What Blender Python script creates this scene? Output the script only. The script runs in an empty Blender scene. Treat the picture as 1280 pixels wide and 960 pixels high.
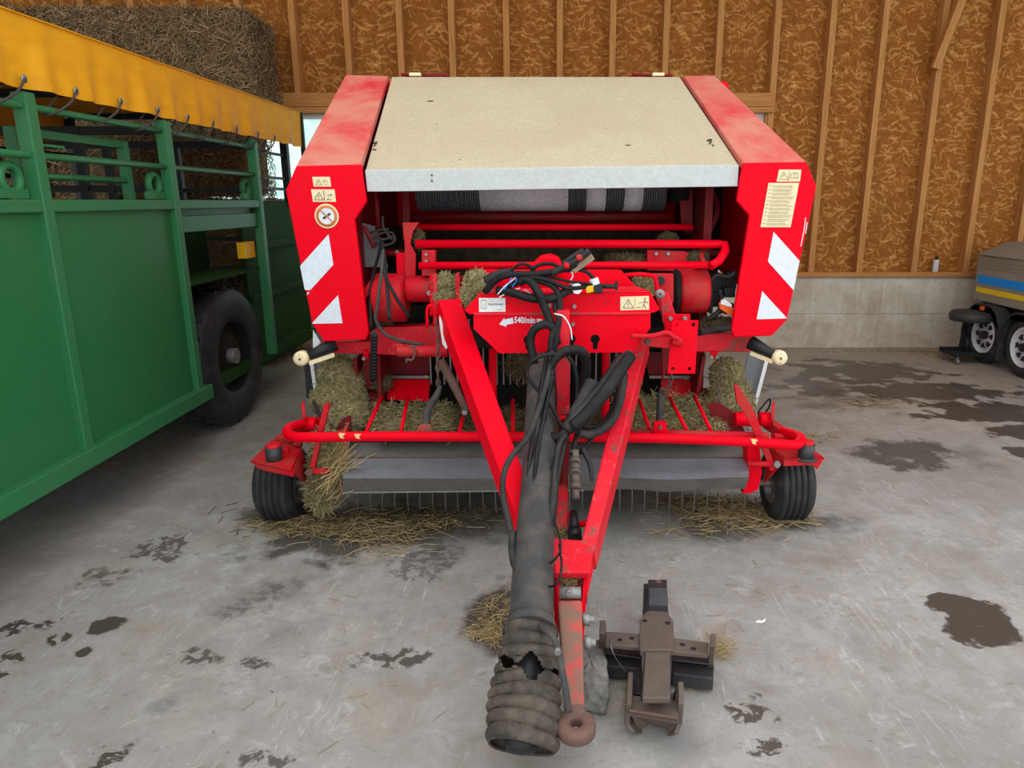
EXPO = 1.0
import bpy, bmesh, math, random
import numpy as np
from mathutils import Vector, Matrix
random.seed(7)
rng = np.random.default_rng(7)
scn = bpy.context.scene
COL = scn.collection
R = math.radians
# ---------------------------------------------------------------- camera geometry (1280x960 photograph)
F, CX, CY, CAMH, TH = 887.0, 690.0, 480.0, 1.6, R(14.48)
ST, CT = math.sin(TH), math.cos(TH)
def ray(px, py):
    u = (px - CX) / F; v = (CY - py) / F
    return Vector((u, CT + v * ST, -ST + v * CT))
O = Vector((0, 0, CAMH))
def at(px, py, Y):
    d = ray(px, py); return O + d * (Y / d.y)
def atX(px, py, X):
    d = ray(px, py); return O + d * (X / d.x)
def atZ(px, py, Z=0.0):
    d = ray(px, py); return O + d * ((Z - CAMH) / d.z)
def ps(p):   # metres per pixel at a point
    p = Vector(p); return (p.y * CT + (CAMH - p.z) * ST) / F
# ---------------------------------------------------------------- mesh builder
def frame_for(d):
    d = Vector(d).normalized()
    a = Vector((0, 0, 1)) if abs(d.z) < 0.9 else Vector((0, 1, 0))
    s = d.cross(a).normalized(); t = s.cross(d).normalized()
    return s, t, d
class MB:
    def __init__(self): self.v = []; self.f = []; self.sm = []
    def add(self, vs, fs, smooth=False):
        o = len(self.v); self.v.extend([tuple(x) for x in vs])
        for f in fs: self.f.append(tuple(i + o for i in f)); self.sm.append(smooth)
        return self
    def box(self, lo, hi):
        x0, y0, z0 = lo; x1, y1, z1 = hi
        vs = [(x0,y0,z0),(x1,y0,z0),(x1,y1,z0),(x0,y1,z0),(x0,y0,z1),(x1,y0,z1),(x1,y1,z1),(x0,y1,z1)]
        return self.add(vs, [(0,3,2,1),(4,5,6,7),(0,1,5,4),(1,2,6,5),(2,3,7,6),(3,0,4,7)])
    def obox(self, c, size, rot=None):
        M = Matrix.Translation(Vector(c)) @ (rot.to_4x4() if rot is not None else Matrix.Identity(4))
        sx, sy, sz = size[0]/2, size[1]/2, size[2]/2
        vs = [M @ Vector(p) for p in [(-sx,-sy,-sz),(sx,-sy,-sz),(sx,sy,-sz),(-sx,sy,-sz),(-sx,-sy,sz),(sx,-sy,sz),(sx,sy,sz),(-sx,sy,sz)]]
        return self.add(vs, [(0,3,2,1),(4,5,6,7),(0,1,5,4),(1,2,6,5),(2,3,7,6),(3,0,4,7)])
    def prism(self, pts, vec):
        n = len(pts); vec = Vector(vec); pts = [Vector(p) for p in pts]
        nrm = Vector((0,0,0))
        for i in range(n): nrm += pts[i].cross(pts[(i+1) % n])
        if nrm.dot(vec) > 0: pts = pts[::-1]
        vs = pts + [p + vec for p in pts]
        fs = [tuple(range(n)), tuple(range(2*n-1, n-1, -1))]
        fs += [(i, n+i, n+(i+1) % n, (i+1) % n) for i in range(n)]
        return self.add(vs, fs)
    def beam(self, a, b, w, h, up=(0,0,1), w2=None, h2=None):
        a = Vector(a); b = Vector(b); d = (b-a).normalized(); up = Vector(up)
        s = d.cross(up).normalized(); t = s.cross(d).normalized()
        w2 = w if w2 is None else w2; h2 = h if h2 is None else h2
        vs = []
        for p, ww, hh in ((a, w, h), (b, w2, h2)):
            vs += [p - s*ww/2 - t*hh/2, p + s*ww/2 - t*hh/2, p + s*ww/2 + t*hh/2, p - s*ww/2 + t*hh/2]
        return self.add(vs, [(0,1,2,3),(7,6,5,4),(0,4,5,1),(1,5,6,2),(2,6,7,3),(3,7,4,0)])
    def cyl(self, a, b, r, r2=None, n=16, cap=True):
        a = Vector(a); b = Vector(b); s, t, d = frame_for(b-a); r2 = r if r2 is None else r2
        vs = []
        for p, q in ((a, r), (b, r2)):
            vs += [p + (s*math.cos(2*math.pi*i/n) + t*math.sin(2*math.pi*i/n))*q for i in range(n)]
        self.add(vs, [(i, (i+1) % n, n+(i+1) % n, n+i) for i in range(n)], True)
        if cap:
            self.add(vs[:n], [tuple(range(n-1, -1, -1))]); self.add(vs[n:], [tuple(range(n))])
        return self
    def lathe(self, prof, c, axis, n=28, closed=False):
        c = Vector(c); s, t, d = frame_for(axis); m = len(prof); vs = []
        for r, h in prof:
            vs += [c + d*h + (s*math.cos(2*math.pi*i/n) + t*math.sin(2*math.pi*i/n))*r for i in range(n)]
        fs = []
        for k in range(m if closed else m-1):
            k2 = (k+1) % m
            fs += [(k*n+i, k*n+(i+1) % n, k2*n+(i+1) % n, k2*n+i) for i in range(n)]
        return self.add(vs, fs, True)
    def tube(self, pts, r, n=8, smooth=True, sub=6, closed=False, prof=None):
        P = [Vector(p) for p in pts]
        if smooth and len(P) > 2:
            Q = []; m = len(P)
            for i in range(m if closed else m-1):
                p0 = P[(i-1) % m] if (closed or i > 0) else P[0]*2-P[1]
                p1 = P[i]; p2 = P[(i+1) % m]
                p3 = P[(i+2) % m] if (closed or i+2 < m) else P[-1]*2-P[-2]
                for k in range(sub):
                    u = k/sub
                    Q.append(0.5*((2*p1)+(p2-p0)*u+(2*p0-5*p1+4*p2-p3)*u*u+(3*p1-p0-3*p2+p3)*u**3))
            if not closed: Q.append(P[-1])
            P = Q
        m = len(P); vs = []; s = None
        for i in range(m):
            if closed: d = P[(i+1) % m]-P[i-1]
            else: d = P[min(i+1, m-1)]-P[max(i-1, 0)]
            if d.length < 1e-9: d = Vector((0,0,1))
            d.normalize()
            if s is None: s, t, _ = frame_for(d)
            else:
                s = (s - d*s.dot(d)).normalized(); t = s.cross(d)
            rr = r if prof is None else prof(i/(m-1))
            vs += [P[i] + (s*math.cos(2*math.pi*k/n) + t*math.sin(2*math.pi*k/n))*rr for k in range(n)]
        fs = []
        for i in range(m if closed else m-1):
            j = (i+1) % m
            fs += [(i*n+k, i*n+(k+1) % n, j*n+(k+1) % n, j*n+k) for k in range(n)]
        self.add(vs, fs, True)
        if not closed:
            self.add(vs[:n], [tuple(range(n-1, -1, -1))]); self.add(vs[-n:], [tuple(range(n))])
        return self
    def ball(self, c, r, n=14, sc=(1,1,1)):
        c = Vector(c); vs = []; m = n//2
        for i in range(m+1):
            a = math.pi*i/m
            for k in range(n):
                b = 2*math.pi*k/n
                vs.append(c + Vector((math.sin(a)*math.cos(b)*r*sc[0], math.sin(a)*math.sin(b)*r*sc[1], math.cos(a)*r*sc[2])))
        fs = [(i*n+k, (i+1)*n+k, (i+1)*n+(k+1) % n, i*n+(k+1) % n) for i in range(m) for k in range(n)]
        return self.add(vs, fs, True)
    def build(self, name, m, parent=None, bevel=0.0, label=None, off=None):
        me = bpy.data.meshes.new(name); me.from_pydata(self.v, [], self.f); me.update()
        me.polygons.foreach_set('use_smooth', self.sm)
        bm = bmesh.new(); bm.from_mesh(me)
        bmesh.ops.remove_doubles(bm, verts=bm.verts, dist=1e-6)
        bmesh.ops.recalc_face_normals(bm, faces=bm.faces)
        bm.to_mesh(me); bm.free()
        me.materials.append(m)
        o = bpy.data.objects.new(name, me); COL.objects.link(o)
        if parent is not None: hang(o, parent)
        if bevel:
            b = o.modifiers.new('bevel', 'BEVEL'); b.width = bevel; b.segments = 2; b.limit_method = 'ANGLE'; b.angle_limit = R(40)
        if label: o['label'] = label
        return o
def wloc(o):
    v = Vector(o.location)
    while o.parent is not None:
        o = o.parent; v = v + Vector(o.location)
    return v
def hang(o, parent):     # meshes are written in world coordinates; keep them there
    o.parent = parent; o.location = -wloc(parent)
def thing(name, label, cat, loc=(0,0,0), group=None):
    o = bpy.data.objects.new(name, None); COL.objects.link(o); o.location = loc; o.empty_display_size = .1
    o['label'] = label; o['category'] = cat
    if group: o['group'] = group
    return o
def tag(o, label, cat, group=None, kind=None):
    o['label'] = label; o['category'] = cat
    if group: o['group'] = group
    if kind: o['kind'] = kind
    return o
def struct(o, label=None):
    o['kind'] = 'structure'
    if label: o['label'] = label
    return o
def copy_tree(o, parent=None):
    c = o.copy(); COL.objects.link(c)
    if parent is not None: c.parent = parent
    for ch in list(o.children): copy_tree(ch, c)
    return c
def plate(name, pix, Y, t, m, parent, bevel=.002, label=None):      # sheet whose front face lies at depth Y
    return MB().prism([at(x, y, Y) for x, y in pix], (0, t, 0)).build(name, m, parent, bevel, label)
# ---------------------------------------------------------------- strands
def strands(name, m, C, D, L, W, bend=.25, parent=None):
    C = np.asarray(C, float); D = np.asarray(D, float); n = len(C)
    D = D/np.maximum(np.linalg.norm(D, axis=1, keepdims=True), 1e-6)
    L = np.broadcast_to(L, n).reshape(-1,1); W = np.broadcast_to(W, n).reshape(-1,1)
    rr = rng.normal(size=(n,3)); S = np.cross(D, rr); S /= np.maximum(np.linalg.norm(S, axis=1, keepdims=True), 1e-6)
    T = np.cross(D, S); P = []
    for k, u in enumerate((-.5, 0, .5)):
        c = C + D*L*u + T*L*bend*(0.25-u*u)*rng.uniform(-1, 1, (n,1)) if k == 1 else C + D*L*u
        for j in range(3):
            a = 2*math.pi*j/3
            P.append(c + (S*math.cos(a)+T*math.sin(a))*W*.5)
    V = np.stack(P, 1).reshape(-1,3)
    q = []
    for k in range(2):
        for j in range(3):
            q.append((k*3+j, k*3+(j+1) % 3, (k+1)*3+(j+1) % 3, (k+1)*3+j))
    q = np.array(q); FI = (q[None]+(np.arange(n)*9)[:,None,None]).reshape(-1)
    me = bpy.data.meshes.new(name); nf = n*6
    me.vertices.add(len(V)); me.vertices.foreach_set('co', V.astype(np.float32).ravel())
    me.loops.add(nf*4); me.loops.foreach_set('vertex_index', FI.astype(np.int32))
    me.polygons.add(nf); me.polygons.foreach_set('loop_start', np.arange(0, nf*4, 4, dtype=np.int32))
    me.update(calc_edges=True); me.validate(); me.materials.append(m)
    o = bpy.data.objects.new(name, me); COL.objects.link(o)
    if parent is not None: hang(o, parent)
    return o
def join_into(a, others):        # data-level merge of plain meshes into a
    bm = bmesh.new(); bm.from_mesh(a.data)
    for o in others:
        n0 = len(bm.faces); bm.from_mesh(o.data); bm.faces.ensure_lookup_table()
        idx = len(a.data.materials)
        for mm in o.data.materials: a.data.materials.append(mm)
        for f in bm.faces[n0:]: f.material_index = idx
    bm.to_mesh(a.data); bm.free()
    for o in others: bpy.data.objects.remove(o)
def hay_heap(name, blobs, m_str, m_core, per=900, L=.07, W=.0035, droop=0.3, label=None, cat='hay', flat=1.0):
    core = MB(); Cs = []; Ds = []
    tot = sum(b[1][0]*b[1][1]+b[1][1]*b[1][2]+b[1][0]*b[1][2] for b in blobs)
    for c, r in blobs:
        core.ball(c, 1.0, 14, (r[0]*.82, r[1]*.82, r[2]*.82))
        k = max(40, int(per*len(blobs)*(r[0]*r[1]+r[1]*r[2]+r[0]*r[2])/tot))
        n = rng.normal(size=(k,3)); n /= np.linalg.norm(n, axis=1, keepdims=True)
        rad = rng.uniform(.78, 1.06, (k,1))
        Cs.append(np.array(c)+n*np.array(r)*rad)
        d = rng.normal(size=(k,3)); d -= n*(d*n).sum(1, keepdims=True)*.75; d[:,2] *= flat; d[:,2] -= droop*rng.uniform(0, 1, k)
        Ds.append(d)
    C = np.concatenate(Cs); D = np.concatenate(Ds)
    keep = C[:,2] > 0.004; C = C[keep]; D = D[keep]
    o = strands(name, m_str, C, D, L*rng.uniform(.4, 1.3, len(C)), W*rng.uniform(.6, 1.2, len(C)), .5)
    co = core.build('core', m_core); join_into(o, [co])
    tag(o, label or name, cat, kind='stuff'); return o
# ---------------------------------------------------------------- materials
def new_mat(name):
    m = bpy.data.materials.new(name); m.use_nodes = True; nt = m.node_tree
    return m, nt, nt.nodes['Principled BSDF']
def N(nt, t, **k):
    n = nt.nodes.new(t)
    for a, b in k.items():
        if a in n.inputs.keys() if isinstance(a, str) else False: n.inputs[a].default_value = b
        else: setattr(n, a, b)
    return n
def noise(nt, vec, scale, detail=4, rough=.6, dist=0):
    n = nt.nodes.new('ShaderNodeTexNoise'); n.inputs['Scale'].default_value = scale; n.inputs['Detail'].default_value = detail
    n.inputs['Roughness'].default_value = rough; n.inputs['Distortion'].default_value = dist
    nt.links.new(vec, n.inputs['Vector']); return n.outputs['Fac']
def maprange(nt, v, a, b, c=0., d=1.):
    n = nt.nodes.new('ShaderNodeMapRange'); nt.links.new(v, n.inputs[0])
    for i, x in zip((1,2,3,4), (a,b,c,d)): n.inputs[i].default_value = x
    return n.outputs[0]
def mix(nt, fac, a, b, mode='MIX'):
    n = nt.nodes.new('ShaderNodeMix'); n.data_type = 'RGBA'; n.blend_type = mode
    for s, x in ((0, fac), (6, a), (7, b)):
        if isinstance(x, (int, float)): n.inputs[s].default_value = x
        elif isinstance(x, tuple): n.inputs[s].default_value = x if len(x) == 4 else (*x, 1)
        else: nt.links.new(x, n.inputs[s])
    return n.outputs[2]
def math_(nt, op, a, b=0.):
    n = nt.nodes.new('ShaderNodeMath'); n.operation = op
    for s, x in ((0, a), (1, b)):
        if isinstance(x, (int, float)): n.inputs[s].default_value = x
        else: nt.links.new(x, n.inputs[s])
    return n.outputs[0]
def mapping(nt, vec, rot=(0,0,0), scale=(1,1,1), loc=(0,0,0)):
    n = nt.nodes.new('ShaderNodeMapping'); nt.links.new(vec, n.inputs[0])
    n.inputs[1].default_value = loc; n.inputs[2].default_value = rot; n.inputs[3].default_value = scale
    return n.outputs[0]
def obj_co(nt): return nt.nodes.new('ShaderNodeTexCoord').outputs['Object']
def bump(nt, bsdf, h, strength=.3, dist=.01):
    n = nt.nodes.new('ShaderNodeBump'); n.inputs['Strength'].default_value = strength; n.inputs['Distance'].default_value = dist
    nt.links.new(h, n.inputs['Height']); nt.links.new(n.outputs[0], bsdf.inputs['Normal'])
def paint(name, col, rough=.4, metal=0., dirt=None, dirt_amt=.3, scale=6., thr=(.45,.75), fine=.08, spec=.22, dirt2=None, bmp=0.):
    m, nt, b = new_mat(name); co = obj_co(nt)
    c = (*col, 1)
    f = maprange(nt, noise(nt, co, 60, 3), .3, .7, 1-fine, 1+fine)
    base = mix(nt, 1.0, c, f, 'MULTIPLY')
    n = nt.nodes.new('ShaderNodeCombineColor'); 
    for i in range(3): nt.links.new(f, n.inputs[i])
    base = mix(nt, 1.0, c, n.outputs[0], 'MULTIPLY')
    if dirt is not None:
        k = maprange(nt, noise(nt, co, scale, 6, .65, .3), thr[0], thr[1], 0, dirt_amt)
        base = mix(nt, k, base, (*dirt, 1))
    if dirt2 is not None:
        k = maprange(nt, noise(nt, mapping(nt, co, loc=(3.1,7.7,1.3)), scale*4, 6, .75, 1.5), .6, .70, 0, .5)
        base = mix(nt, k, base, (*dirt2, 1))
    nt.links.new(base, b.inputs['Base Color'])
    b.inputs['Roughness'].default_value = rough; b.inputs['Metallic'].default_value = metal
    b.inputs['Specular IOR Level'].default_value = spec
    if bmp: bump(nt, b, noise(nt, co, 40, 5), bmp, .004)
    return m
M = {}
DUST = (.36, .30, .21)
M['red'] = paint('red_paint', (.80, .0, .013), .45, dirt=(.45,.03,.03), dirt_amt=.12, scale=3.5, fine=.03, spec=.07)
M['red_dusty'] = paint('red_paint_dusty', (.56, .004, .014), .55, dirt=(.26,.09,.055), dirt_amt=.65, scale=7, thr=(.45,.75))
M['red_top'] = paint('red_paint_dust_film', (.60, .035, .045), .6, dirt=(.58,.24,.17), dirt_amt=.85, scale=3.0, thr=(.34,.6))
M['red_dark'] = paint('red_paint_shaded', (.19, .003, .008), .55, dirt=(.06,.035,.025), dirt_amt=.7, scale=5)  # the red paint again, with the machine's inner shade put into its colour
M['red_rust'] = paint('worn_red_and_rust', (.50, .07, .06), .65, dirt=(.20,.12,.085), dirt_amt=.95, scale=13, thr=(.42,.56), bmp=.3)
M['red_scuff'] = paint('scuffed_red_paint', (.72, .01, .025), .45, dirt=(.13,.08,.06), dirt_amt=.8, scale=9, thr=(.55,.64), dirt2=(.75,.45,.42))
M['cream'] = paint('dusty_cream_sheet', (.50, .425, .295), .6, dirt=(.44,.36,.235), dirt_amt=.7, scale=2.2, thr=(.35,.7), fine=.14, dirt2=None)
M['lip'] = paint('pale_grey_sheet', (.50, .54, .53), .5, dirt=(.5,.46,.38), dirt_amt=.5, scale=9, thr=(.55,.8))
M['steel'] = paint('galvanised_sheet', (.30, .34, .39), .42, .35, dirt=(.20,.19,.18), dirt_amt=.6, scale=9, thr=(.45,.75))
M['steel_edge'] = paint('worn_steel', (.26,.25,.24), .45, .5, dirt=(.2,.15,.11), dirt_amt=.6, scale=12)
M['bolt'] = paint('zinc_bolt', (.27,.27,.26), .45, .4)
M['rubber'] = paint('black_rubber', (.022,.023,.025), .55, dirt=(.12,.115,.105), dirt_amt=.35, scale=9)
M['rubber_dust'] = paint('dusty_rubber', (.046,.045,.046), .6, dirt=(.115,.10,.085), dirt_amt=.75, scale=9, thr=(.42,.7))
M['bellows'] = paint('weathered_grey_bellows', (.050,.043,.037), .7, dirt=(.15,.115,.083), dirt_amt=.85, scale=14, thr=(.42,.7), bmp=.5)
M['hose'] = paint('black_hose', (.009,.009,.010), .5, dirt=(.05,.046,.042), dirt_amt=.45, scale=12, spec=.18)
M['plastic'] = paint('black_plastic', (.02,.02,.022), .4)
M['dark'] = paint('shaded_interior_metal', (.012,.011,.010), .9, dirt=(.03,.025,.018), dirt_amt=.7, scale=7)  # near-black base colour carries the shade inside the machine
M['white'] = paint('white_reflective_film', (.68,.74,.80), .4, dirt=(.5,.5,.5), dirt_amt=.3, scale=20, dirt2=None)
M['label_cream'] = paint('cream_label', (.80,.68,.42), .5)
M['label_white'] = paint('white_label', (.75,.78,.78), .5)
M['ink'] = paint('black_ink', (.05,.045,.035), .6)
M['ink_grey'] = paint('faded_ink', (.30,.27,.20), .6)
M['ink_orange'] = paint('orange_ink', (.60,.18,.05), .5)
M['rust'] = paint('rusty_brown_iron', (.12,.095,.078), .62, .2, dirt=(.17,.13,.10), dirt_amt=.7, scale=10, bmp=.25)
M['rust_dark'] = paint('dark_painted_iron', (.05,.05,.056), .42, .4, dirt=(.12,.10,.085), dirt_amt=.6, scale=9)
M['ring'] = paint('rusty_ring', (.17,.095,.075), .7, .2, dirt=(.10,.07,.06), dirt_amt=.7, scale=16, bmp=.4)
M['green'] = paint('green_paint', (.022,.150,.048), .38, dirt=(.05,.17,.075), dirt_amt=.35, scale=2.0, spec=.25, fine=.03)
M['green_rail'] = paint('green_rail_paint', (.028,.17,.062), .4, dirt=(.08,.15,.08), dirt_amt=.4, scale=6)
M['green_dark'] = paint('green_paint_shaded', (.016,.055,.012), .75, spec=.08)  # trailer green darkened to hold the shade of its deeper parts
M['black_metal'] = paint('black_metal', (.015,.017,.017), .5)
M['stool_vinyl'] = paint('black_vinyl', (.045,.042,.042), .45)
M['orange'] = paint('orange_plastic', (.75,.12,.015), .4)
M['yellow_pl'] = paint('yellow_plastic', (.85,.48,.01), .4)
M['yellow_chip'] = paint('pale_yellow_sticker', (.80,.62,.25), .5)
M['beige'] = paint('beige_sheet', (.30,.27,.21), .5, dirt=(.22,.19,.14), dirt_amt=.5, scale=3)
M['beige_roof'] = paint('weathered_beige_roof', (.23,.21,.18), .6, dirt=(.3,.27,.23), dirt_amt=.5, scale=3)
M['blue'] = paint('blue_stripe', (.005,.27,.80), .4)
M['yellow'] = paint('yellow_stripe', (.85,.60,.01), .4)
M['rim_white'] = paint('white_wheel_paint', (.66,.70,.74), .4)
M['fender'] = paint('grey_black_fender', (.04,.038,.038), .6)
M['wrap_white'] = paint('white_netting', (.55,.54,.55), .7, fine=.15)
M['cordage'] = paint('dark_cord', (.06,.05,.045), .8)
M['olive_roller'] = paint('hay_caked_roller', (.016,.013,.007), .9, dirt=(.045,.035,.017), dirt_amt=.9, scale=25, thr=(.4,.65), bmp=.6)
M['plastic_grey'] = paint('grey_side_panel', (.20,.21,.22), .5)
M['wood_handle'] = paint('worn_wood', (.30,.22,.15), .7)
def knit_mat():
    m, nt, b = new_mat('black_netting'); co = obj_co(nt)
    w = nt.nodes.new('ShaderNodeTexWave'); w.wave_type = 'BANDS'; w.bands_direction = 'X'; w.inputs['Scale'].default_value = 26
    w.inputs['Distortion'].default_value = 1.2; nt.links.new(co, w.inputs['Vector'])
    nz = noise(nt, co, 220, 2)
    k = math_(nt, 'MULTIPLY', maprange(nt, w.outputs['Fac'], .35, .75), maprange(nt, nz, .4, .6, .1, 1))
    nt.links.new(mix(nt, k, (.010,.011,.015), (.16,.165,.19)), b.inputs['Base Color']); b.inputs['Roughness'].default_value = .7
    return m
M['knit'] = knit_mat()
def tarp_mat():
    m, nt, b = new_mat('yellow_tarpaulin'); co = obj_co(nt)
    k = maprange(nt, noise(nt, mapping(nt, co, scale=(1,1,3)), 5, 5), .35, .7)
    nt.links.new(mix(nt, k, (.86,.42,.002), (.74,.33,.002)), b.inputs['Base Color']); b.inputs['Roughness'].default_value = .6
    bump(nt, b, noise(nt, co, 300, 2), .15, .002)
    tr = nt.nodes.new('ShaderNodeBsdfTranslucent'); tr.inputs[0].default_value = (.8,.36,.01,1)
    mx = nt.nodes.new('ShaderNodeMixShader'); mx.inputs[0].default_value = .12
    nt.links.new(b.outputs[0], mx.inputs[1]); nt.links.new(tr.outputs[0], mx.inputs[2])
    nt.links.new(mx.outputs[0], nt.nodes['Material Output'].inputs[0]); return m
M['tarp'] = tarp_mat()
def straw_mat(name, cols, rough=.75):
    m, nt, b = new_mat(name); g = nt.nodes.new('ShaderNodeNewGeometry')
    r = nt.nodes.new('ShaderNodeValToRGB'); e = r.color_ramp.elements
    e[0].color = (*cols[0],1); e[1].color = (*cols[-1],1)
    for i, c in enumerate(cols[1:-1]):
        x = e.new((i+1)/(len(cols)-1)); x.color = (*c,1)
    nt.links.new(g.outputs['Random Per Island'], r.inputs[0]); nt.links.new(r.outputs[0], b.inputs['Base Color'])
    b.inputs['Roughness'].default_value = rough; return m
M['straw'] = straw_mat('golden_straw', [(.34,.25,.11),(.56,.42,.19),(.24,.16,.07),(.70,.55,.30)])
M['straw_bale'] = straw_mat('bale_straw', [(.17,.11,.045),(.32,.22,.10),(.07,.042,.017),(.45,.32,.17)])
M['hay'] = straw_mat('green_hay', [(.24,.20,.08),(.46,.39,.18),(.15,.13,.045),(.62,.54,.30)])
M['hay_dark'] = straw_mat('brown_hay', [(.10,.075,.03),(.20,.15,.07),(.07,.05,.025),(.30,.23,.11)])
M['hay_core'] = paint('hay_mass', (.10,.085,.035), .95, dirt=(.20,.17,.08), dirt_amt=.9, scale=45, bmp=.6)
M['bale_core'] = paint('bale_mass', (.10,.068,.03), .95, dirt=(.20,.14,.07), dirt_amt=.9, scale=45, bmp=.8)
def wood_mat(name, c1, c2, along='Z'):
    m, nt, b = new_mat(name); co = obj_co(nt)
    sc = {'Z': (22,22,1.6), 'X': (1.6,22,22)}[along]
    k = maprange(nt, noise(nt, mapping(nt, co, scale=sc), 1.6, 6, .6, 1.2), .35, .68)
    base = mix(nt, k, (*c1,1), (*c2,1))
    v = nt.nodes.new('ShaderNodeTexVoronoi'); v.inputs['Scale'].default_value = 3.2; v.inputs['Randomness'].default_value = 1
    nt.links.new(co, v.inputs['Vector'])
    kn = maprange(nt, v.outputs['Distance'], .05, .085, 1, 0)
    base = mix(nt, kn, base, (.09,.035,.012))
    nt.links.new(base, b.inputs['Base Color']); b.inputs['Roughness'].default_value = .8; b.inputs['Specular IOR Level'].default_value = .1; return m
M['stud'] = wood_mat('pine_stud', (.50,.25,.085), (.36,.16,.048))
M['stud_h'] = wood_mat('pine_board', (.50,.24,.078), (.36,.155,.045), 'X')
def osb_mat():
    m, nt, b = new_mat('oriented_strand_board'); co = obj_co(nt)
    base = mix(nt, maprange(nt, noise(nt, co, 26, 6, .7), .3, .7), (.19,.062,.010), (.34,.13,.025))
    rs = random.Random(3)
    for i in range(12):
        ang = [0.1,-.35,.75,-1.0,1.4,.3,-.7,1.9,-.15,.5,-.5,.05][i]
        v = nt.nodes.new('ShaderNodeTexVoronoi'); v.feature = 'F1'; v.distance = 'CHEBYCHEV'; v.inputs['Scale'].default_value = 1
        L = rs.uniform(5.5, 10); W = rs.uniform(26, 60)
        r = mapping(nt, co, rot=(0, ang, 0), scale=(1,1,1))
        p = mapping(nt, r, scale=(L, .01, W), loc=(rs.random()*9, 0, rs.random()*9))
        nt.links.new(p, v.inputs['Vector'])
        sep = nt.nodes.new('ShaderNodeSeparateColor'); nt.links.new(v.outputs['Color'], sep.inputs[0])
        pick = math_(nt, 'GREATER_THAN', sep.outputs[0], .72)
        dd = math_(nt, 'LESS_THAN', v.outputs['Distance'], .36)
        k = math_(nt, 'MULTIPLY', math_(nt, 'MULTIPLY', pick, dd), .42)
        rp = nt.nodes.new('ShaderNodeValToRGB'); e = rp.color_ramp.elements
        e[0].color = (.17,.055,.010,1); e[1].color = (.72,.40,.13,1); x = e.new(.4); x.color = (.33,.13,.028,1); x = e.new(.8); x.color = (.52,.25,.065,1)
        nt.links.new(sep.outputs[1], rp.inputs[0])
        base = mix(nt, k, base, rp.outputs[0])
    nt.links.new(base, b.inputs['Base Color']); b.inputs['Roughness'].default_value = .8; b.inputs['Specular IOR Level'].default_value = .1
    return m
M['osb'] = osb_mat()
def wallcon_mat():
    m, nt, b = new_mat('stained_concrete_wall'); co = obj_co(nt)
    n1 = noise(nt, co, 2.2, 7, .65); n2 = noise(nt, mapping(nt, co, scale=(9,9,1.2)), 1.3, 5); n3 = noise(nt, co, 30, 4)
    base = mix(nt, maprange(nt, n1, .35, .68), (.38,.33,.24), (.56,.53,.45))
    base = mix(nt, maprange(nt, n2, .5, .75, 0, .45), base, (.68,.66,.60))
    z = nt.nodes.new('ShaderNodeSeparateXYZ'); nt.links.new(co, z.inputs[0])
    zz = math_(nt, 'ADD', z.outputs[2], maprange(nt, n1, 0, 1, -.25, .25))
    base = mix(nt, math_(nt, 'MULTIPLY', maprange(nt, zz, .28, .40, .6, 0), maprange(nt, noise(nt, co, 5, 6, .7), .4, .6)), base, (.36,.27,.17))
    base = mix(nt, maprange(nt, noise(nt, mapping(nt, co, scale=(1,1,2)), 14, 6, .75), .52, .66, 0, .45), base, (.30,.25,.18))
    base = mix(nt, maprange(nt, n3, .62, .72, 0, .4), base, (.13,.11,.08))
    ln = maprange(nt, math_(nt, 'ABSOLUTE', math_(nt, 'SUBTRACT', z.outputs[2], .39)), .002, .007, .6, 0)
    base = mix(nt, ln, base, (.22,.16,.10))
    lx = math_(nt, 'ABSOLUTE', math_(nt, 'SUBTRACT', math_(nt, 'FRACT', math_(nt, 'MULTIPLY', math_(nt, 'ADD', z.outputs[0], 20-3.62), .4)), .5))
    base = mix(nt, maprange(nt, lx, .4985, .4993, 0, .6), base, (.22,.17,.12))
    nt.links.new(base, b.inputs['Base Color']); b.inputs['Roughness'].default_value = .85
    bump(nt, b, n3, .3, .01); return m
M['wallcon'] = wallcon_mat()
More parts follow.
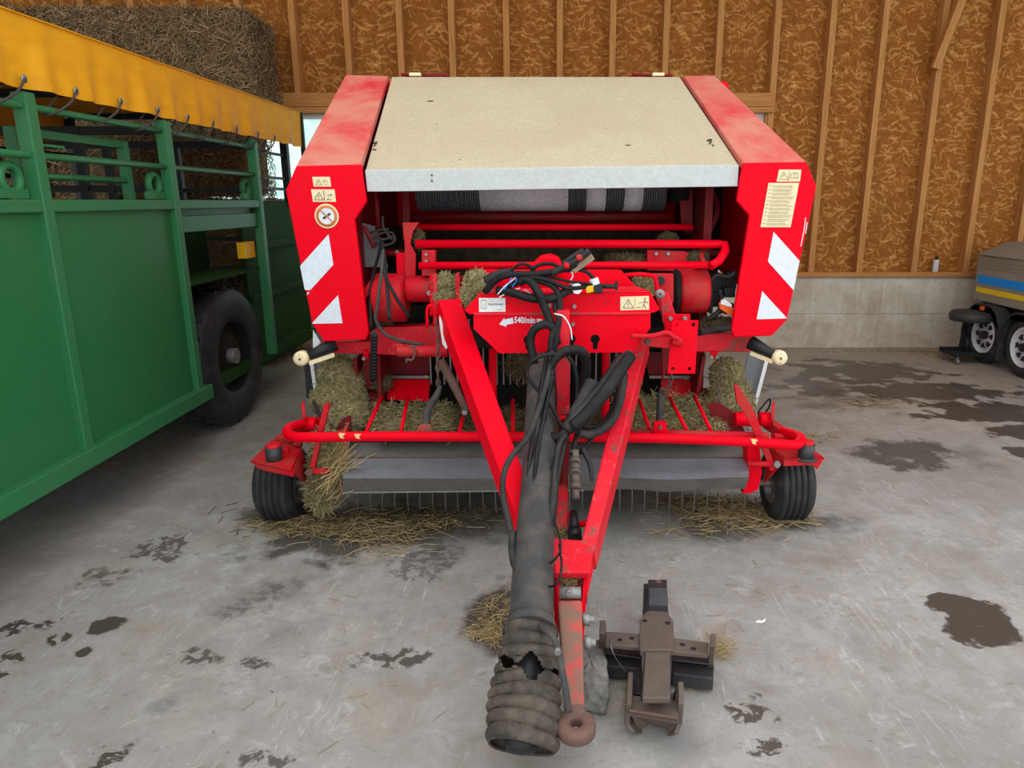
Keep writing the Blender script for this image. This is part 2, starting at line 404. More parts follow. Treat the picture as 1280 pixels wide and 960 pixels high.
def floor_mat(stains_and_shade):
    m, nt, b = new_mat('worn_concrete_floor'); co = obj_co(nt)
    n1 = noise(nt, co, .9, 7, .62, .3); n2 = noise(nt, co, 5.5, 8, .7, .6); n3 = noise(nt, co, 45, 4, .7)
    base = mix(nt, maprange(nt, n1, .3, .7), (.265,.25,.23), (.40,.39,.372))
    base = mix(nt, maprange(nt, n2, .42, .66, 0, .55), base, (.20,.18,.155))
    base = mix(nt, maprange(nt, noise(nt, mapping(nt, co, rot=(0,0,.5), scale=(1,2.2,1)), 17, 6, .75, .8), .55, .68, 0, .5), base, (.15,.135,.12))
    base = mix(nt, maprange(nt, noise(nt, mapping(nt, co, loc=(5,2,0)), 2.6, 6, .6, .5), .56, .72, 0, .5), base, (.35,.275,.195))
    base = mix(nt, maprange(nt, n3, .58, .75, 0, .45), base, (.12,.11,.10))
    base = mix(nt, maprange(nt, noise(nt, mapping(nt, co, loc=(1,8,0)), 9, 7, .75, 1.0), .56, .66, 0, .5), base, (.50,.49,.475))
    # trodden earth towards the back of the bay
    sy = nt.nodes.new('ShaderNodeSeparateXYZ'); nt.links.new(co, sy.inputs[0])
    back = math_(nt, 'ADD', sy.outputs[1], maprange(nt, n1, 0, 1, -1.6, 1.6))
    base = mix(nt, maprange(nt, back, 3.6, 6.8, 0, .5), base, (.32,.255,.175))
    specks = maprange(nt, noise(nt, mapping(nt, co, loc=(9,4,0)), 26, 3, .6), .70, .73, 0, .8)
    base = mix(nt, math_(nt, 'MULTIPLY', specks, maprange(nt, noise(nt, co, 1.7, 3), .5, .6)), base, (.06,.05,.04))
    # scratches
    base = mix(nt, maprange(nt, noise(nt, mapping(nt, co, loc=(2,2,0)), 1.9, 7, .68, 1.2), .50, .62, 0, .38), base, (.235,.20,.165))
    for ang, sc, of in ((.15, 1.6, 1.), (-.35, 1.3, 4.), (.9, 1.2, 8.), (-1.2,1.5,2.)):
        w = noise(nt, mapping(nt, co, rot=(0,0,ang), scale=(sc*14, sc*.55, 1), loc=(of,of,0)), 1.0, 3, .5, .4)
        base = mix(nt, math_(nt, 'MULTIPLY', maprange(nt, math_(nt, 'ABSOLUTE', math_(nt, 'SUBTRACT', w, .5)), .0, .005, .5, 0), maprange(nt, noise(nt, mapping(nt, co, loc=(of*3,0,0)), 1.1, 3), .5, .62)), base, (.60,.585,.57))
    warp = nt.nodes.new('ShaderNodeTexNoise'); warp.inputs['Scale'].default_value = 4.5; warp.inputs['Detail'].default_value = 6; warp.inputs['Roughness'].default_value = .62
    nt.links.new(co, warp.inputs['Vector'])
    frag = maprange(nt, noise(nt, mapping(nt, co, loc=(6,1,0)), 19, 3, .6, .6), .46, .52)
    wet = None
    for (px, py, rx, ry, amt, col, soft, wa) in stains_and_shade:
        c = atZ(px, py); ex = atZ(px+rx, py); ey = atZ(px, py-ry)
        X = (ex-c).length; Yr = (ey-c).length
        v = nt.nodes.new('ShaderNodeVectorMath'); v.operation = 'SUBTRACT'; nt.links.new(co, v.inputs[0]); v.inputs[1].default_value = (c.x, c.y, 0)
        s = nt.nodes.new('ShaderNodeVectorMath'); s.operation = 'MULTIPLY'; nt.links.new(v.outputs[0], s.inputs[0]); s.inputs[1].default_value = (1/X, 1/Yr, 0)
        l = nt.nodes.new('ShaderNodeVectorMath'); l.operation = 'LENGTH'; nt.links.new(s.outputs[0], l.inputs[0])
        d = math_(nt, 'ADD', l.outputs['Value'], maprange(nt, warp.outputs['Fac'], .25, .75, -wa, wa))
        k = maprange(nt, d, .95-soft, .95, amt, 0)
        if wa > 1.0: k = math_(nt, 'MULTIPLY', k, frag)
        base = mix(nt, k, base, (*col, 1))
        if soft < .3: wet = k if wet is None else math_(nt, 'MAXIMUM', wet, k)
    nt.links.new(base, b.inputs['Base Color'])
    nt.links.new(maprange(nt, wet, 0, 1, .72, .38), b.inputs['Roughness'])
    bump(nt, b, n2, .15, .004); return m
M['block'] = paint('rough_grey_concrete', (.26,.25,.235), .9, dirt=(.13,.125,.115), dirt_amt=.8, scale=28, thr=(.42,.62), bmp=.9)
M['steel_dusty_shaded'] = paint('dusty_and_shaded_sheet', (.20,.19,.18), .6, .2, dirt=(.12,.10,.085), dirt_amt=.7, scale=10)
M['hose_dusty'] = paint('dusty_black_hose', (.020,.020,.021), .55, dirt=(.075,.066,.057), dirt_amt=.7, scale=9, thr=(.42,.7), spec=.2)
# ---------------------------------------------------------------- setting
DK = (.055,.045,.035); WETC = (.055,.045,.034); GR = (.16,.155,.15)
stains_and_shade = [ # px, py, half w, half h, amount, colour, softness, warp
 (1221,775,50,30,.95,DK,.12,.6),(1075,464,98,13,.88,WETC,.2,1.0),(1150,490,115,13,.92,WETC,.2,.9),(1235,516,80,15,.94,WETC,.2,.8),
 (1290,540,60,12,.92,WETC,.2,.7),(1130,566,72,18,.85,WETC,.3,.65),(1040,484,80,12,.7,WETC,.3,1.),(1285,566,26,8,.9,DK,.15,.7),(1060,500,90,14,.5,WETC,.5,.9),
 (950,860,38,16,.5,(.14,.11,.09),.8,.6),(945,868,24,11,.8,DK,.3,1.2),(934,890,26,14,.9,DK,.2,1.3),(960,936,30,10,.9,DK,.2,1.4),(860,930,60,36,.65,GR,.9,.6),
 (130,782,22,11,.95,DK,.15,.9),(105,813,22,9,.95,DK,.15,1.0),(72,800,32,10,.95,DK,.2,1.3),(16,785,36,13,.95,DK,.15,1.3),(8,828,30,16,.95,DK,.2,1.3),
 (130,942,24,18,.95,DK,.2,1.15),(335,735,70,52,.75,GR,.9,.9),(330,745,40,34,.55,DK,.7,1.2),(205,686,40,18,.8,DK,.3,1.4),(430,664,140,34,.88,WETC,.35,.65),(560,655,150,28,.7,WETC,.6,.6),
 (618,768,46,46,.88,WETC,.25,.45),(268,824,50,12,.85,DK,.3,1.4),(205,880,24,10,.6,GR,.6,.8),(490,822,50,14,.9,DK,.3,1.4),(150,620,160,20,.4,GR,.9,.6),
 (930,655,110,22,.75,WETC,.5,.7),(1030,655,60,14,.6,WETC,.6,.7),(345,640,60,12,.5,WETC,.6,.6),(1210,570,60,14,.45,WETC,.9,.8),(900,800,26,24,.5,(.3,.2,.1),.8,.5),
 (1040,700,60,14,.4,(.2,.14,.09),.8,.9),(540,690,90,24,.5,GR,.7,1.),(330,945,50,14,.85,DK,.4,1.3),(120,540,120,16,.5,GR,.9,.4),(660,575,330,66,.75,DK,.9,.25),  # last entry is no stain: shade under the baler painted on the floor
 (660,500,420,60,.6,DK,.9,.3),(125,720,20,10,.7,DK,.3,1.3),(520,700,60,20,.6,DK,.3,1.5),(600,640,60,14,.6,GR,.7,.8),(960,470,80,20,.5,GR,.8,.8)]  # first entry: more painted shade, further back beneath the machine
f = MB().box((-9,-3,-.15), (9,8.4,0)).build('floor', floor_mat(stains_and_shade)); struct(f, 'worn grey concrete floor with scratches, wet staining and painted shade')
WY = 7.88    # face of the board wall
hz0, hz1 = at(600,140,7.7).z, at(600,115,7.7).z
wx0, wx1 = at(250,200,WY).x, at(950,200,WY).x
wall = MB(); wt = 4.9
wall.box((-9, WY, .78), (wx0, WY+.03, wt)).box((wx1, WY, .78), (9, WY+.03, wt)).box((wx0, WY, hz0), (wx1, WY+.03, wt))
struct(wall.build('wall_back', M['osb']), 'brown strand board wall between the studs')
cz = at(1100,346,7.78).z
struct(MB().box((-9,7.8,0),(9,8.3,cz)).build('wall_base', M['wallcon'], bevel=.01), 'low stained concrete wall under the timber wall')
struct(MB().box((-9,7.76,cz),(9,7.88,cz+.05)).build('trim_1', M['stud_h'], bevel=.003), 'timber sill board on the concrete wall')
tn = 2
studs = [98,161,228,294,362,430,497,563,632,700,767,835,903,975,1045,1111,1186,1257,1325,1395]
xr = at(968,140,7.7).x
sx = []
for i, px in enumerate(studs):
    x = at(px, 4, 7.75).x; sx.append(x)
    z0 = cz+.05
    if wx0-.05 < x < xr-.04: z0 = hz1
    rx = .0
    o = MB().box((x-.031, 7.77, z0), (x+.031, WY, wt)).build('trim_%d' % tn, M['stud'], bevel=.002); tn += 1
    struct(o, 'vertical pine stud of the board wall')
o = MB().box((at(330,120,7.7).x, 7.74, hz0+.055), (xr, WY, hz1)).build('trim_%d' % tn, M['stud_h'], bevel=.004); tn += 1
struct(o, 'thick timber header beam over the window')
o = MB().box((at(330,120,7.7).x, 7.72, hz0), (xr, WY, hz0+.05)).build('trim_%d' % tn, M['stud_h'], bevel=.004); tn += 1
struct(o, 'lower board of the header over the window')
o = MB().box((wx1, 7.78, cz+.05), (wx1+.07, WY, hz0)).build('trim_%d' % tn, M['stud'], bevel=.003); tn += 1
struct(o, 'timber jamb at the right end of the window')
# diagonal brace fixed to a stud
a = at(1168,86,7.7); b = at(1205,-8,7.68); d = (b-a)
o = MB().beam(a, a+d*2.2, .075, .06, up=(0,1,0)).build('trim_%d' % tn, M['stud'], bevel=.003); tn += 1
struct(o, 'diagonal timber brace running up from a stud')
# window
wf = MB(); fr = .05
wf.box((wx0, 7.85, hz0-.05), (wx1, 7.91, hz0)).box((wx0, 7.85, cz+.05), (wx1, 7.91, cz+.10)).box((wx0,7.85,cz+.1),(wx0+.05,7.91,hz0-.05)).box((wx1-.05,7.85,cz+.1),(wx1,7.91,hz0-.05))
for px in (410, 560, 720, 870):
    x = at(px,200,7.9).x; wf.box((x-.02,7.855,cz+.1),(x+.02,7.905,hz0-.05))
win = struct(wf.build('window_1', M['label_white']), 'wide translucent window behind the machine')
def pane_mat():
    m, nt, b = new_mat('translucent_pane'); co = obj_co(nt)
    tr = nt.nodes.new('ShaderNodeBsdfTranslucent'); tp = nt.nodes.new('ShaderNodeBsdfTransparent')
    k = maprange(nt, noise(nt, mapping(nt, co, scale=(1,1,1.5)), 3.5, 6, .7), .35, .65)
    nt.links.new(mix(nt, k, (.50,.64,.60), (.80,.90,.88)), tr.inputs[0])
    tp.inputs[0].default_value = (.93,.97,.96,1)
    mx = nt.nodes.new('ShaderNodeMixShader'); mx.inputs[0].default_value = .18
    nt.links.new(tr.outputs[0], mx.inputs[1]); nt.links.new(tp.outputs[0], mx.inputs[2])
    nt.links.new(mx.outputs[0], nt.nodes['Material Output'].inputs[0]); return m
MB().box((wx0+.05,7.875,cz+.1),(wx1-.05,7.882,hz0-.05)).build('pane', pane_mat(), win)
# side walls and roof added outside the frame to shade the place
struct(MB().box((-9.1,5.,0),(-9,8.4,wt)).build('wall_left', M['osb']), 'unseen timber side wall added to shade the bay')
struct(MB().box((9,5.,0),(9.1,8.4,wt)).build('wall_right', M['osb']), 'unseen timber side wall added to shade the bay')
struct(MB().box((-9.1,4.3,wt),(9.1,8.4,wt+.1)).build('ceiling', M['stud_h']), 'unseen timber roof added to block light from above')
# white cartridge on the sill
c = at(1170,341,7.80); c.z = cz+.05; s = ps(c)
ct = thing('sealant_cartridge', 'small white sealant cartridge standing on the timber sill', 'cartridge', c)
c = Vector((c.x, 7.83, c.z))
MB().cyl(c, c+Vector((0,0,15*s)), 3.6*s, n=18).build('tube', M['wrap_white'], ct, .002)
MB().cyl(c+Vector((0,0,15*s)), c+Vector((0,0,17.5*s)), 2.4*s, 1.4*s, n=14).cyl(c+Vector((0,0,17.5*s)), c+Vector((0,0,20*s)), 1.2*s, .9*s, n=12).build('cap', M['plastic'], ct)
# ---------------------------------------------------------------- light
w = bpy.data.worlds.new('World'); scn.world = w; w.use_nodes = True
bg = w.node_tree.nodes['Background']; bg.inputs[0].default_value = (.94,.97,1.0,1); bg.inputs[1].default_value = 1.0
cam = bpy.data.cameras.new('camera'); co_ = bpy.data.objects.new('camera', cam); COL.objects.link(co_)
co_.location = O; co_.rotation_euler = (math.pi/2 - TH, 0, 0)
cam.sensor_fit = 'HORIZONTAL'; cam.sensor_width = 36; cam.lens = 36*F/1280; cam.shift_x = -(CX-640)/1280
cam.clip_start = .05
scn.camera = co_
scn.view_settings.view_transform = 'Standard'; scn.view_settings.look = 'None'; scn.view_settings.gamma = 1
scn.view_settings.use_curve_mapping = False; scn.view_settings.exposure = EXPO
# ---------------------------------------------------------------- straw bales behind the trailer
def bale(name, label, x0, x1, y0, y1, z0, z1, n=4200, front=True):
    mb = MB(); nx, nz, ny = 26, 12, 8
    bm = bmesh.new(); 
    rs = np.random.default_rng(int(abs(x0*100+z0*10)))
    # rounded block with an uneven surface
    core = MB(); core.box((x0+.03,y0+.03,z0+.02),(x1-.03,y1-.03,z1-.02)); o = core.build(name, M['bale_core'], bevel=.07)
    w_, d_, h_ = x1-x0, y1-y0, z1-z0
    A = {'f': w_*h_, 'r': d_*h_, 'l': d_*h_, 't': w_*d_}
    tot = sum(A.values()); Cs = []; Ds = []
    for k, a in A.items():
        m_ = int(n*a/tot*(1.6 if k == 'f' else .7)); u = rng.uniform(0,1,(m_,2)); e = rng.normal(0,.012,(m_,))
        if k == 'f': C = np.stack([x0+u[:,0]*w_, y0+.015+e, z0+u[:,1]*h_], 1); nn = (0,-1,0)
        elif k == 'r': C = np.stack([x1-.015+e*1.5, y0+u[:,0]*d_, z0+u[:,1]*h_], 1); nn = (1,0,0)
        elif k == 'l': C = np.stack([x0+.015+e, y0+u[:,0]*d_, z0+u[:,1]*h_], 1); nn = (-1,0,0)
        else: C = np.stack([x0+u[:,0]*w_, y0+u[:,1]*d_, z1-.015+e], 1); nn = (0,0,1)
        D = rng.normal(size=(m_,3)); nn = np.array(nn, float); D -= nn*(D@nn)[:,None]*.7
        D[:,0] *= 1.25
        Cs.append(C); Ds.append(D)
    C = np.concatenate(Cs); D = np.concatenate(Ds)
    # round the corners off
    cx, cz_ = (x0+x1)/2, (z0+z1)/2
    u = (C[:,0]-cx)/(w_/2); v = (C[:,2]-cz_)/(h_/2); rr = 0.13
    du = np.maximum(np.abs(u)*(w_/2)-(w_/2-rr), 0); dv = np.maximum(np.abs(v)*(h_/2)-(h_/2-rr), 0); dd = np.hypot(du, dv)
    sc = np.where(dd > rr, rr/np.maximum(dd,1e-6), 1)
    C[:,0] = np.where(du > 0, cx+np.sign(u)*((w_/2-rr)+du*sc), C[:,0]); C[:,2] = np.where(dv > 0, cz_+np.sign(v)*((h_/2-rr)+dv*sc), C[:,2])
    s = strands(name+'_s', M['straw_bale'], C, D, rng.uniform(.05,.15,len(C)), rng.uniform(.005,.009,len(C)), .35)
    o.modifiers['bevel'].width = .1; o.modifiers['bevel'].segments = 4
    t = thing(name, label, 'straw bale', ((x0+x1)/2,(y0+y1)/2,z0), 'big straw bales stacked behind the trailer')
    hang(o, t); o.name = 'compressed_core'
    hang(s, t); s.name = 'loose_straw'; s['kind'] = 'stuff'
    return t
xr_ = at(342,60,7.6).x
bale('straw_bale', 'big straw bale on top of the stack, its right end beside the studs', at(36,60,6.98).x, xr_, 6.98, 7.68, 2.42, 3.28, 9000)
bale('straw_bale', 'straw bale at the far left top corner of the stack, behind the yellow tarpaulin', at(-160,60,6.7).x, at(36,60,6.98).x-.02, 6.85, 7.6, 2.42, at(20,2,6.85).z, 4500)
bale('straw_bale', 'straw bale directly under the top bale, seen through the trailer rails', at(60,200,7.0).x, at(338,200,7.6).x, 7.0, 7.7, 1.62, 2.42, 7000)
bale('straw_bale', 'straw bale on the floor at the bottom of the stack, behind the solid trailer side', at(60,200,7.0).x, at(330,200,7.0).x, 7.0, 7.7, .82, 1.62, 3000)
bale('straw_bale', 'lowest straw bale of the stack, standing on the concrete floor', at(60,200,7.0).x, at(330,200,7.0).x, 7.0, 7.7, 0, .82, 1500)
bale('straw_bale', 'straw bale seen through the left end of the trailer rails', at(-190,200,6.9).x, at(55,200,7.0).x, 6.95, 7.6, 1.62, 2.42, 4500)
# ---------------------------------------------------------------- green livestock trailer
TX, TF = -2.25, -4.3
tr = thing('livestock_trailer', 'green steel livestock trailer with railings and a yellow tarpaulin top', 'trailer', (-3.3, 4.0, 0))
def TY(px, z):     # depth on the near side plane for a pixel column
    zc = (TX)*F/(px-CX); return (zc - ST*(CAMH-z))/CT
Y1, Y2, Y3 = TY(40,1.8), TY(209,1.8), TY(318,1.8); YE = 6.66
ZT = 1.6; ZB = .36
MB().box((TX-.03,.9,ZB+.08),(TX,Y2+.05,ZT-.02)).build('side_panel', M['green'], tr)
MB().box((TX-.10,.9,ZT-.05),(TX+.03,Y3,ZT+.005)).build('top_beam', M['green_rail'], tr, .006)
MB().box((TX-.06,Y2+.05,ZT-.19),(TX+.005,Y3,ZT-.09)).box((TX-.03,Y2+.05,ZT-.1),(TX-.02,Y3,ZT-.03)).build('arch_beam', M['green_rail'], tr, .006)
MB().box((TX-.06,.9,ZB),(TX+.05,Y2+.12,ZB+.09)).build('checker_plate_step', M['green_rail'], tr, .006)
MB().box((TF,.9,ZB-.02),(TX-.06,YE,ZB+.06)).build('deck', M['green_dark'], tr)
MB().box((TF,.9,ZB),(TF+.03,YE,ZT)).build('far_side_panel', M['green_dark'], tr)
MB().box((TF+.02,.9,ZB),(TX-.02,.94,ZT)).build('front_panel', M['green'], tr)
for y in (1.9, Y1, Y2, Y3):
    MB().box((TX-.03,y-.032,ZB+.05),(TX+.035,y+.032,2.045)).build('post', M['green_rail'], tr, .006)
pm = MB()
for z in (1.99, 1.79):
    MB().cyl((TX+.0,.9,z),(TX+.0,Y3,z),.0165).build('rail', M['green_rail'], tr)
for y in (1.9, Y1, Y2, Y3):       # lifting lugs with an eye
    lug = MB(); c = Vector((TX-.03, y-.12, ZT+.06)); n = 20
    out = [(.075*math.cos(a), .03+.075*math.sin(a)) for a in [math.pi*i/10 for i in range(11)]]
    out = out+[(-.075,-.04),(.075,-.04)]
    inn = [(.033*math.cos(2*math.pi*i/12), .03+.033*math.sin(2*math.pi*i/12)) for i in range(12)]
    lug.tube([c+Vector((0,a,b)) for a, b in [(.055*math.cos(2*math.pi*i/16), .03+.055*math.sin(2*math.pi*i/16)) for i in range(16)]], .021, 6, sub=2, closed=True)
    lug.box((c.x-.018,c.y-.075,c.z-.05),(c.x+.018,c.y+.075,c.z-.01))
    lug.build('lifting_lug', M['green_rail'], tr)
# small side gate inside the rails
g = MB(); XG = TX-.14
gy0, gy1 = TY(50,1.9)+.02, TY(184,1.9)
g.beam((XG,gy0,1.90),(XG,gy1,1.90),.03,.04).beam((XG,gy1,1.92),(XG,gy1,ZT),.05,.04,up=(0,1,0)).beam((XG,gy0,1.92),(XG,gy0,ZT),.05,.04,up=(0,1,0)).cyl((XG,gy0,1.71),(XG,gy1,1.71),.016)
g.build('side_gate', M['green_rail'], tr, .004)
for y in (Y1,):
    MB().box((TX+.02,y+.03,1.83),(TX+.035,y+.17,1.84)).box((TX+.02,y+.03,1.70),(TX+.035,y+.17,1.71)).build('latch', M['green_rail'], tr)
# deeper rear part with ribs, its shade put into a darker green
XR = TX-.14
rp = MB().box((XR-.03,Y3,.30),(XR,6.95,ZT))
for z in (1.25,.85): rp.box((XR,Y3,z-.03),(XR+.035,6.95,z+.03))
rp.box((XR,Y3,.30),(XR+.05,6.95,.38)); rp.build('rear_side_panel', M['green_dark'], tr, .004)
for z in (1.99,1.79,1.70): MB().cyl((XR,Y3,z),(XR,YE,z),.012).build('rear_rail', M['black_metal'], tr)
MB().box((XR-.03,YE-.03,ZT-.05),(XR+.03,YE+.03,2.3)).build('rear_post', M['black_metal'], tr)
for z in (1.99, 1.79, 1.7):
    MB().cyl((TF+.03,.9,z),(TF+.03,YE,z),.018).build('far_rail', M['black_metal'], tr)
for y in (3.0,4.4,5.7,YE):
    MB().box((TF,y-.03,ZT),(TF+.06,y+.03,2.3)).build('far_post', M['black_metal'], tr)
# inner partitions seen through the rails
for y in (4.7,5.9):
    p = MB().box((TF+.06,y-.02,2.0),(TX-.2,y+.02,2.05)).box((TX-.75,y-.025,ZB),(TX-.70,y+.025,2.05)).box((TX-1.3,y-.025,ZB),(TX-1.25,y+.025,2.05))
    for z in (1.3,1.68): p.box((TF+.06,y-.012,z-.015),(TX-.2,y+.012,z+.015))
    p.build('partition', M['black_metal'], tr)
# tarpaulin: roof sheet, near and far valance with soft folds
ZV, ZR = 2.06, 2.36
def valance(X, y0, y1, sgn, nm):
    mb = MB(); ny, nz = 220, 6; vs = []
    for i in range(ny+1):
        y = y0+(y1-y0)*i/ny
        a = .008*math.sin(y*23)+.006*math.sin(y*9.1+1)+.004*math.sin(y*41+2)
        sag = .005*abs(math.sin((y-1.0)*math.pi/.37))
        for j in range(nz+1):
            u = j/nz; z = ZR-(ZR-ZV-sag)*u
            vs.append((X+sgn*(.02+a*u*1.6), y, z))
    n0 = len(vs)
    vs += [(x-sgn*.004, y, z) for x, y, z in vs]
    fs = []
    for i in range(ny):
        for j in range(nz):
            k = i*(nz+1)+j; fs.append((k,k+1,k+nz+2,k+nz+1)); fs.append((n0+k,n0+k+nz+1,n0+k+nz+2,n0+k+1))
    mb.add(vs, fs, True); return mb.build(nm, M['tarp'], tc)
tc = MB().box((TF-.02,.9,ZR-.005),(TX+.03,YE+.02,ZR)).build('tarpaulin', M['tarp'], tr)
valance(TX, .9, YE+.02, 1, 'side_skirt'); valance(TF, .9, YE+.02, -1, 'far_skirt')
MB().box((TX-.0,YE+.02,ZV-.1),(TX+.035,YE+.05,ZR)).build('end_batten', M['black_metal'], tr)
for y in (2.5,3.9,5.3,6.7): MB().box((TF,y-.02,ZR-.06),(TX,y+.02,ZR-.008)).build('roof_bow', M['black_metal'], tr)
for px, py in ((-70,96),(20,107),(86,120),(143,130),(190,143),(228,152),(260,158),(290,164),(317,172),(338,177),(358,181)):
    y = TY(px, 2.09); c = Vector((TX+.033, y, 2.095))
    MB().lathe([(.008,0),(.017,0),(.018,.004),(.008,.005)], c, (1,0,0), 14).build('eyelet', M['bolt'], tr)
    if y < YE-.4: MB().tube([c+Vector((.006,0,0)), c+Vector((.012,-.07,-.06)), Vector((TX+.024,y-.15,1.985)), Vector((TX-.02,y-.17,1.975)), Vector((TX-.01,y-.05,2.08))], .0055, 6, sub=4).build('tie_cord', M['cordage'], tr)
# wheel under the arch
def tyre_profile(r, w, rim):
    h = w/2
    return [(rim, -h*.8),(rim+.02,-h*.93),(rim+(r-rim)*.45,-h),(r-.03,-h*.93),(r-.006,-h*.72),(r,-h*.4),(r,h*.4),(r-.006,h*.72),(r-.03,h*.93),(rim+(r-rim)*.45,h),(rim+.02,h*.93),(rim,h*.8)]
def wheel(name, c, r, w, rim, parent, mt, mr, lugs=0, ribs=0, out=1, spokes=0, hub='bolt'):
    c = Vector(c); mb = MB(); pr = tyre_profile(r, w, rim)
    if ribs:
        pr = pr[:5]
        for k in range(ribs):
            a = -w/2*.72+w*.72*k/ribs; b = -w/2*.72+w*.72*(k+1)/ribs
            pr += [(r, a+.004),(r,b-.005),(r-.008,b-.0045),(r-.008,b+.0035)]
        pr = pr[:-2]; pr += tyre_profile(r, w, rim)[7:]
    mb.lathe(pr, c, (1,0,0), 48)
    if lugs:
        for k in range(lugs):
            for s in (-1,1):
                a = 2*math.pi*(k+(.5 if s > 0 else 0))/lugs
                p = c+Vector((s*w*.19, math.cos(a)*(r-.012), math.sin(a)*(r-.012)))
                rot = Matrix.Rotation(a, 3, 'X') @ Matrix.Rotation(s*.5, 3, 'Y')
                mb.obox(p, (w*.36,.045,.035), Matrix.Rotation(a-math.pi/2+math.pi/2, 3, 'X') @ Matrix.Rotation(0, 3, 'Z'))
    t = mb.build(name, mt, parent)
    rm = MB(); o_ = out*w/2*.8
    rm.lathe([(rim+.006,o_),(rim-.004,o_+out*.012),(rim-.012,o_),(rim-.02,o_-out*.05),(rim*.80,o_-out*.06),(rim*.62,o_-out*.02),(rim*.3,o_-out*.03),(0.004,o_-out*.03)], c, (1,0,0), 40)
    rm.lathe([(rim+.002,-w*.38),(rim+.002,w*.38)], c, (1,0,0), 40)
    rm.build('rim', mr, t)
    hb = MB().cyl(c+Vector((o_-out*.04,0,0)), c+Vector((o_+out*.025,0,0)), rim*.22, n=20)
    hb.build('hub', M['plastic'] if hub == 'plastic' else M['steel_edge'], t, .003)
    if spokes:
        for k in range(spokes):
            sp = MB()
            a = 2*math.pi*k/spokes
            p = c+Vector((o_-out*.028, math.cos(a)*rim*.56, math.sin(a)*rim*.56)); q = []
            for rr, tt in ((.70*rim,-.2),(.70*rim,.2),(.44*rim,0)):
                q.append(c+Vector((o_-out*.048+0*rr, math.cos(a+tt)*rr, math.sin(a+tt)*rr)))
            sp.prism(q, (out*.045,0,0)).build('hand_hole', M['plastic'], t)
    return t
wheel('wheel', (TX-.2, 5.08, .5), .5, .3, .26, tr, M['rubber'], M['dark'], lugs=22)
wheel('wheel', (TF+.2, 5.08, .5), .5, .3, .26, tr, M['rubber'], M['dark'], lugs=22, out=-1)
MB().box((TX-.45,Y2+.1,ZB),(TX-.42,Y3,ZT-.2)).box((TX-.45,Y2+.05,1.08),(TX-.02,Y3,1.1)).build('wheel_housing', M['green_dark'], tr)
MB().cyl((TF+.1,5.08,.5),(TX-.1,5.08,.5),.05).build('axle', M['dark'], tr)
MB().box((TX-.1,Y3-.22,1.18),(TX-.03,Y3-.06,1.30)).build('side_marker', M['yellow_pl'], tr, .004)
# ---------------------------------------------------------------- beige cargo trailer at the right
BX = 4.42
bt = thing('cargo_trailer', 'beige box trailer with blue and yellow stripes by the right wall', 'trailer', (5.2, 6.0, 0))
YA, YB = 7.42, 4.7
zt = at(1228,318,YA).z; zb = .60
MB().prism([(BX,YA,zb),(BX,YB,zb),(BX,YB,zt),(BX,YA,zt)], (1.5,0,0)).build('body', M['beige'], bt, .01)
MB().prism([(BX-.03,YA+.02,zt),(BX+.28,YA+.02,zt+.13),(BX+1.2,YA+.02,zt+.13),(BX+1.53,YA+.02,zt)], (0,YB-YA-.04,0)).build('roof', M['beige_roof'], bt, .01)
for z in (zt-.06, zt-.095, zt-.13): MB().box((BX-.006,YB,z-.003),(BX+.002,YA-.02,z+.003)).build('groove_strip', M['beige_roof'], bt)
zb1, zb2 = at(1226,343,YA).z, at(1226,353,YA).z
MB().box((BX-.008,YB,zb2),(BX+.001,YA-.03,zb1)).build('blue_stripe', M['blue'], bt)
zy1, zy2 = at(1226,358,YA).z, at(1226,364,YA).z
MB().box((BX-.008,YB,zy2),(BX+.001,YA-.03,zy1)).build('yellow_stripe', M['yellow'], bt)
MB().box((BX-.012,YA-.02,zb),(BX+.02,YA+.01,zt)).build('corner_trim', M['beige_roof'], bt)
for cy in (7.08, 6.44):
    wheel('wheel', (BX+.02, cy, .285), .285, .19, .185, bt, M['rubber'], M['rim_white'], out=-1, spokes=8, hub='plastic')
    fm = MB(); r0, r1 = .30, .40
    outl = [(-.42,-.20),(-.40,.0),(-.30,.24),(-.20,.30),(.20,.30),(.30,.24),(.40,0),(.42,-.20)]
    inn = [(r0*1.04*math.cos(a), r0*1.04*math.sin(a)) for a in [math.pi*i/12 for i in range(-1,14)]]
    poly = [Vector((BX-.10, cy+a*.78, .285+b)) for a, b in outl]+[Vector((BX-.10, cy+a, .285+b)) for a, b in inn]
    fm.prism(poly, (.14,0,0)); fm.build('mudguard', M['fender'], bt, .006)
    if cy > 7: MB().box((BX-.115,cy-.03,.535),(BX-.10,cy+.03,.575)).build('side_marker', M['orange'], bt, .003)
MB().box((BX+.1,YB,.48),(BX+1.4,YA,.60)).build('chassis', M['fender'], bt)
for cy in (7.08,6.44): MB().cyl((BX+.05,cy,.285),(BX+1.45,cy,.285),.03).build('axle', M['fender'], bt); wheel('wheel', (BX+1.48, cy, .285), .285, .19, .185, bt, M['rubber'], M['rim_white'])
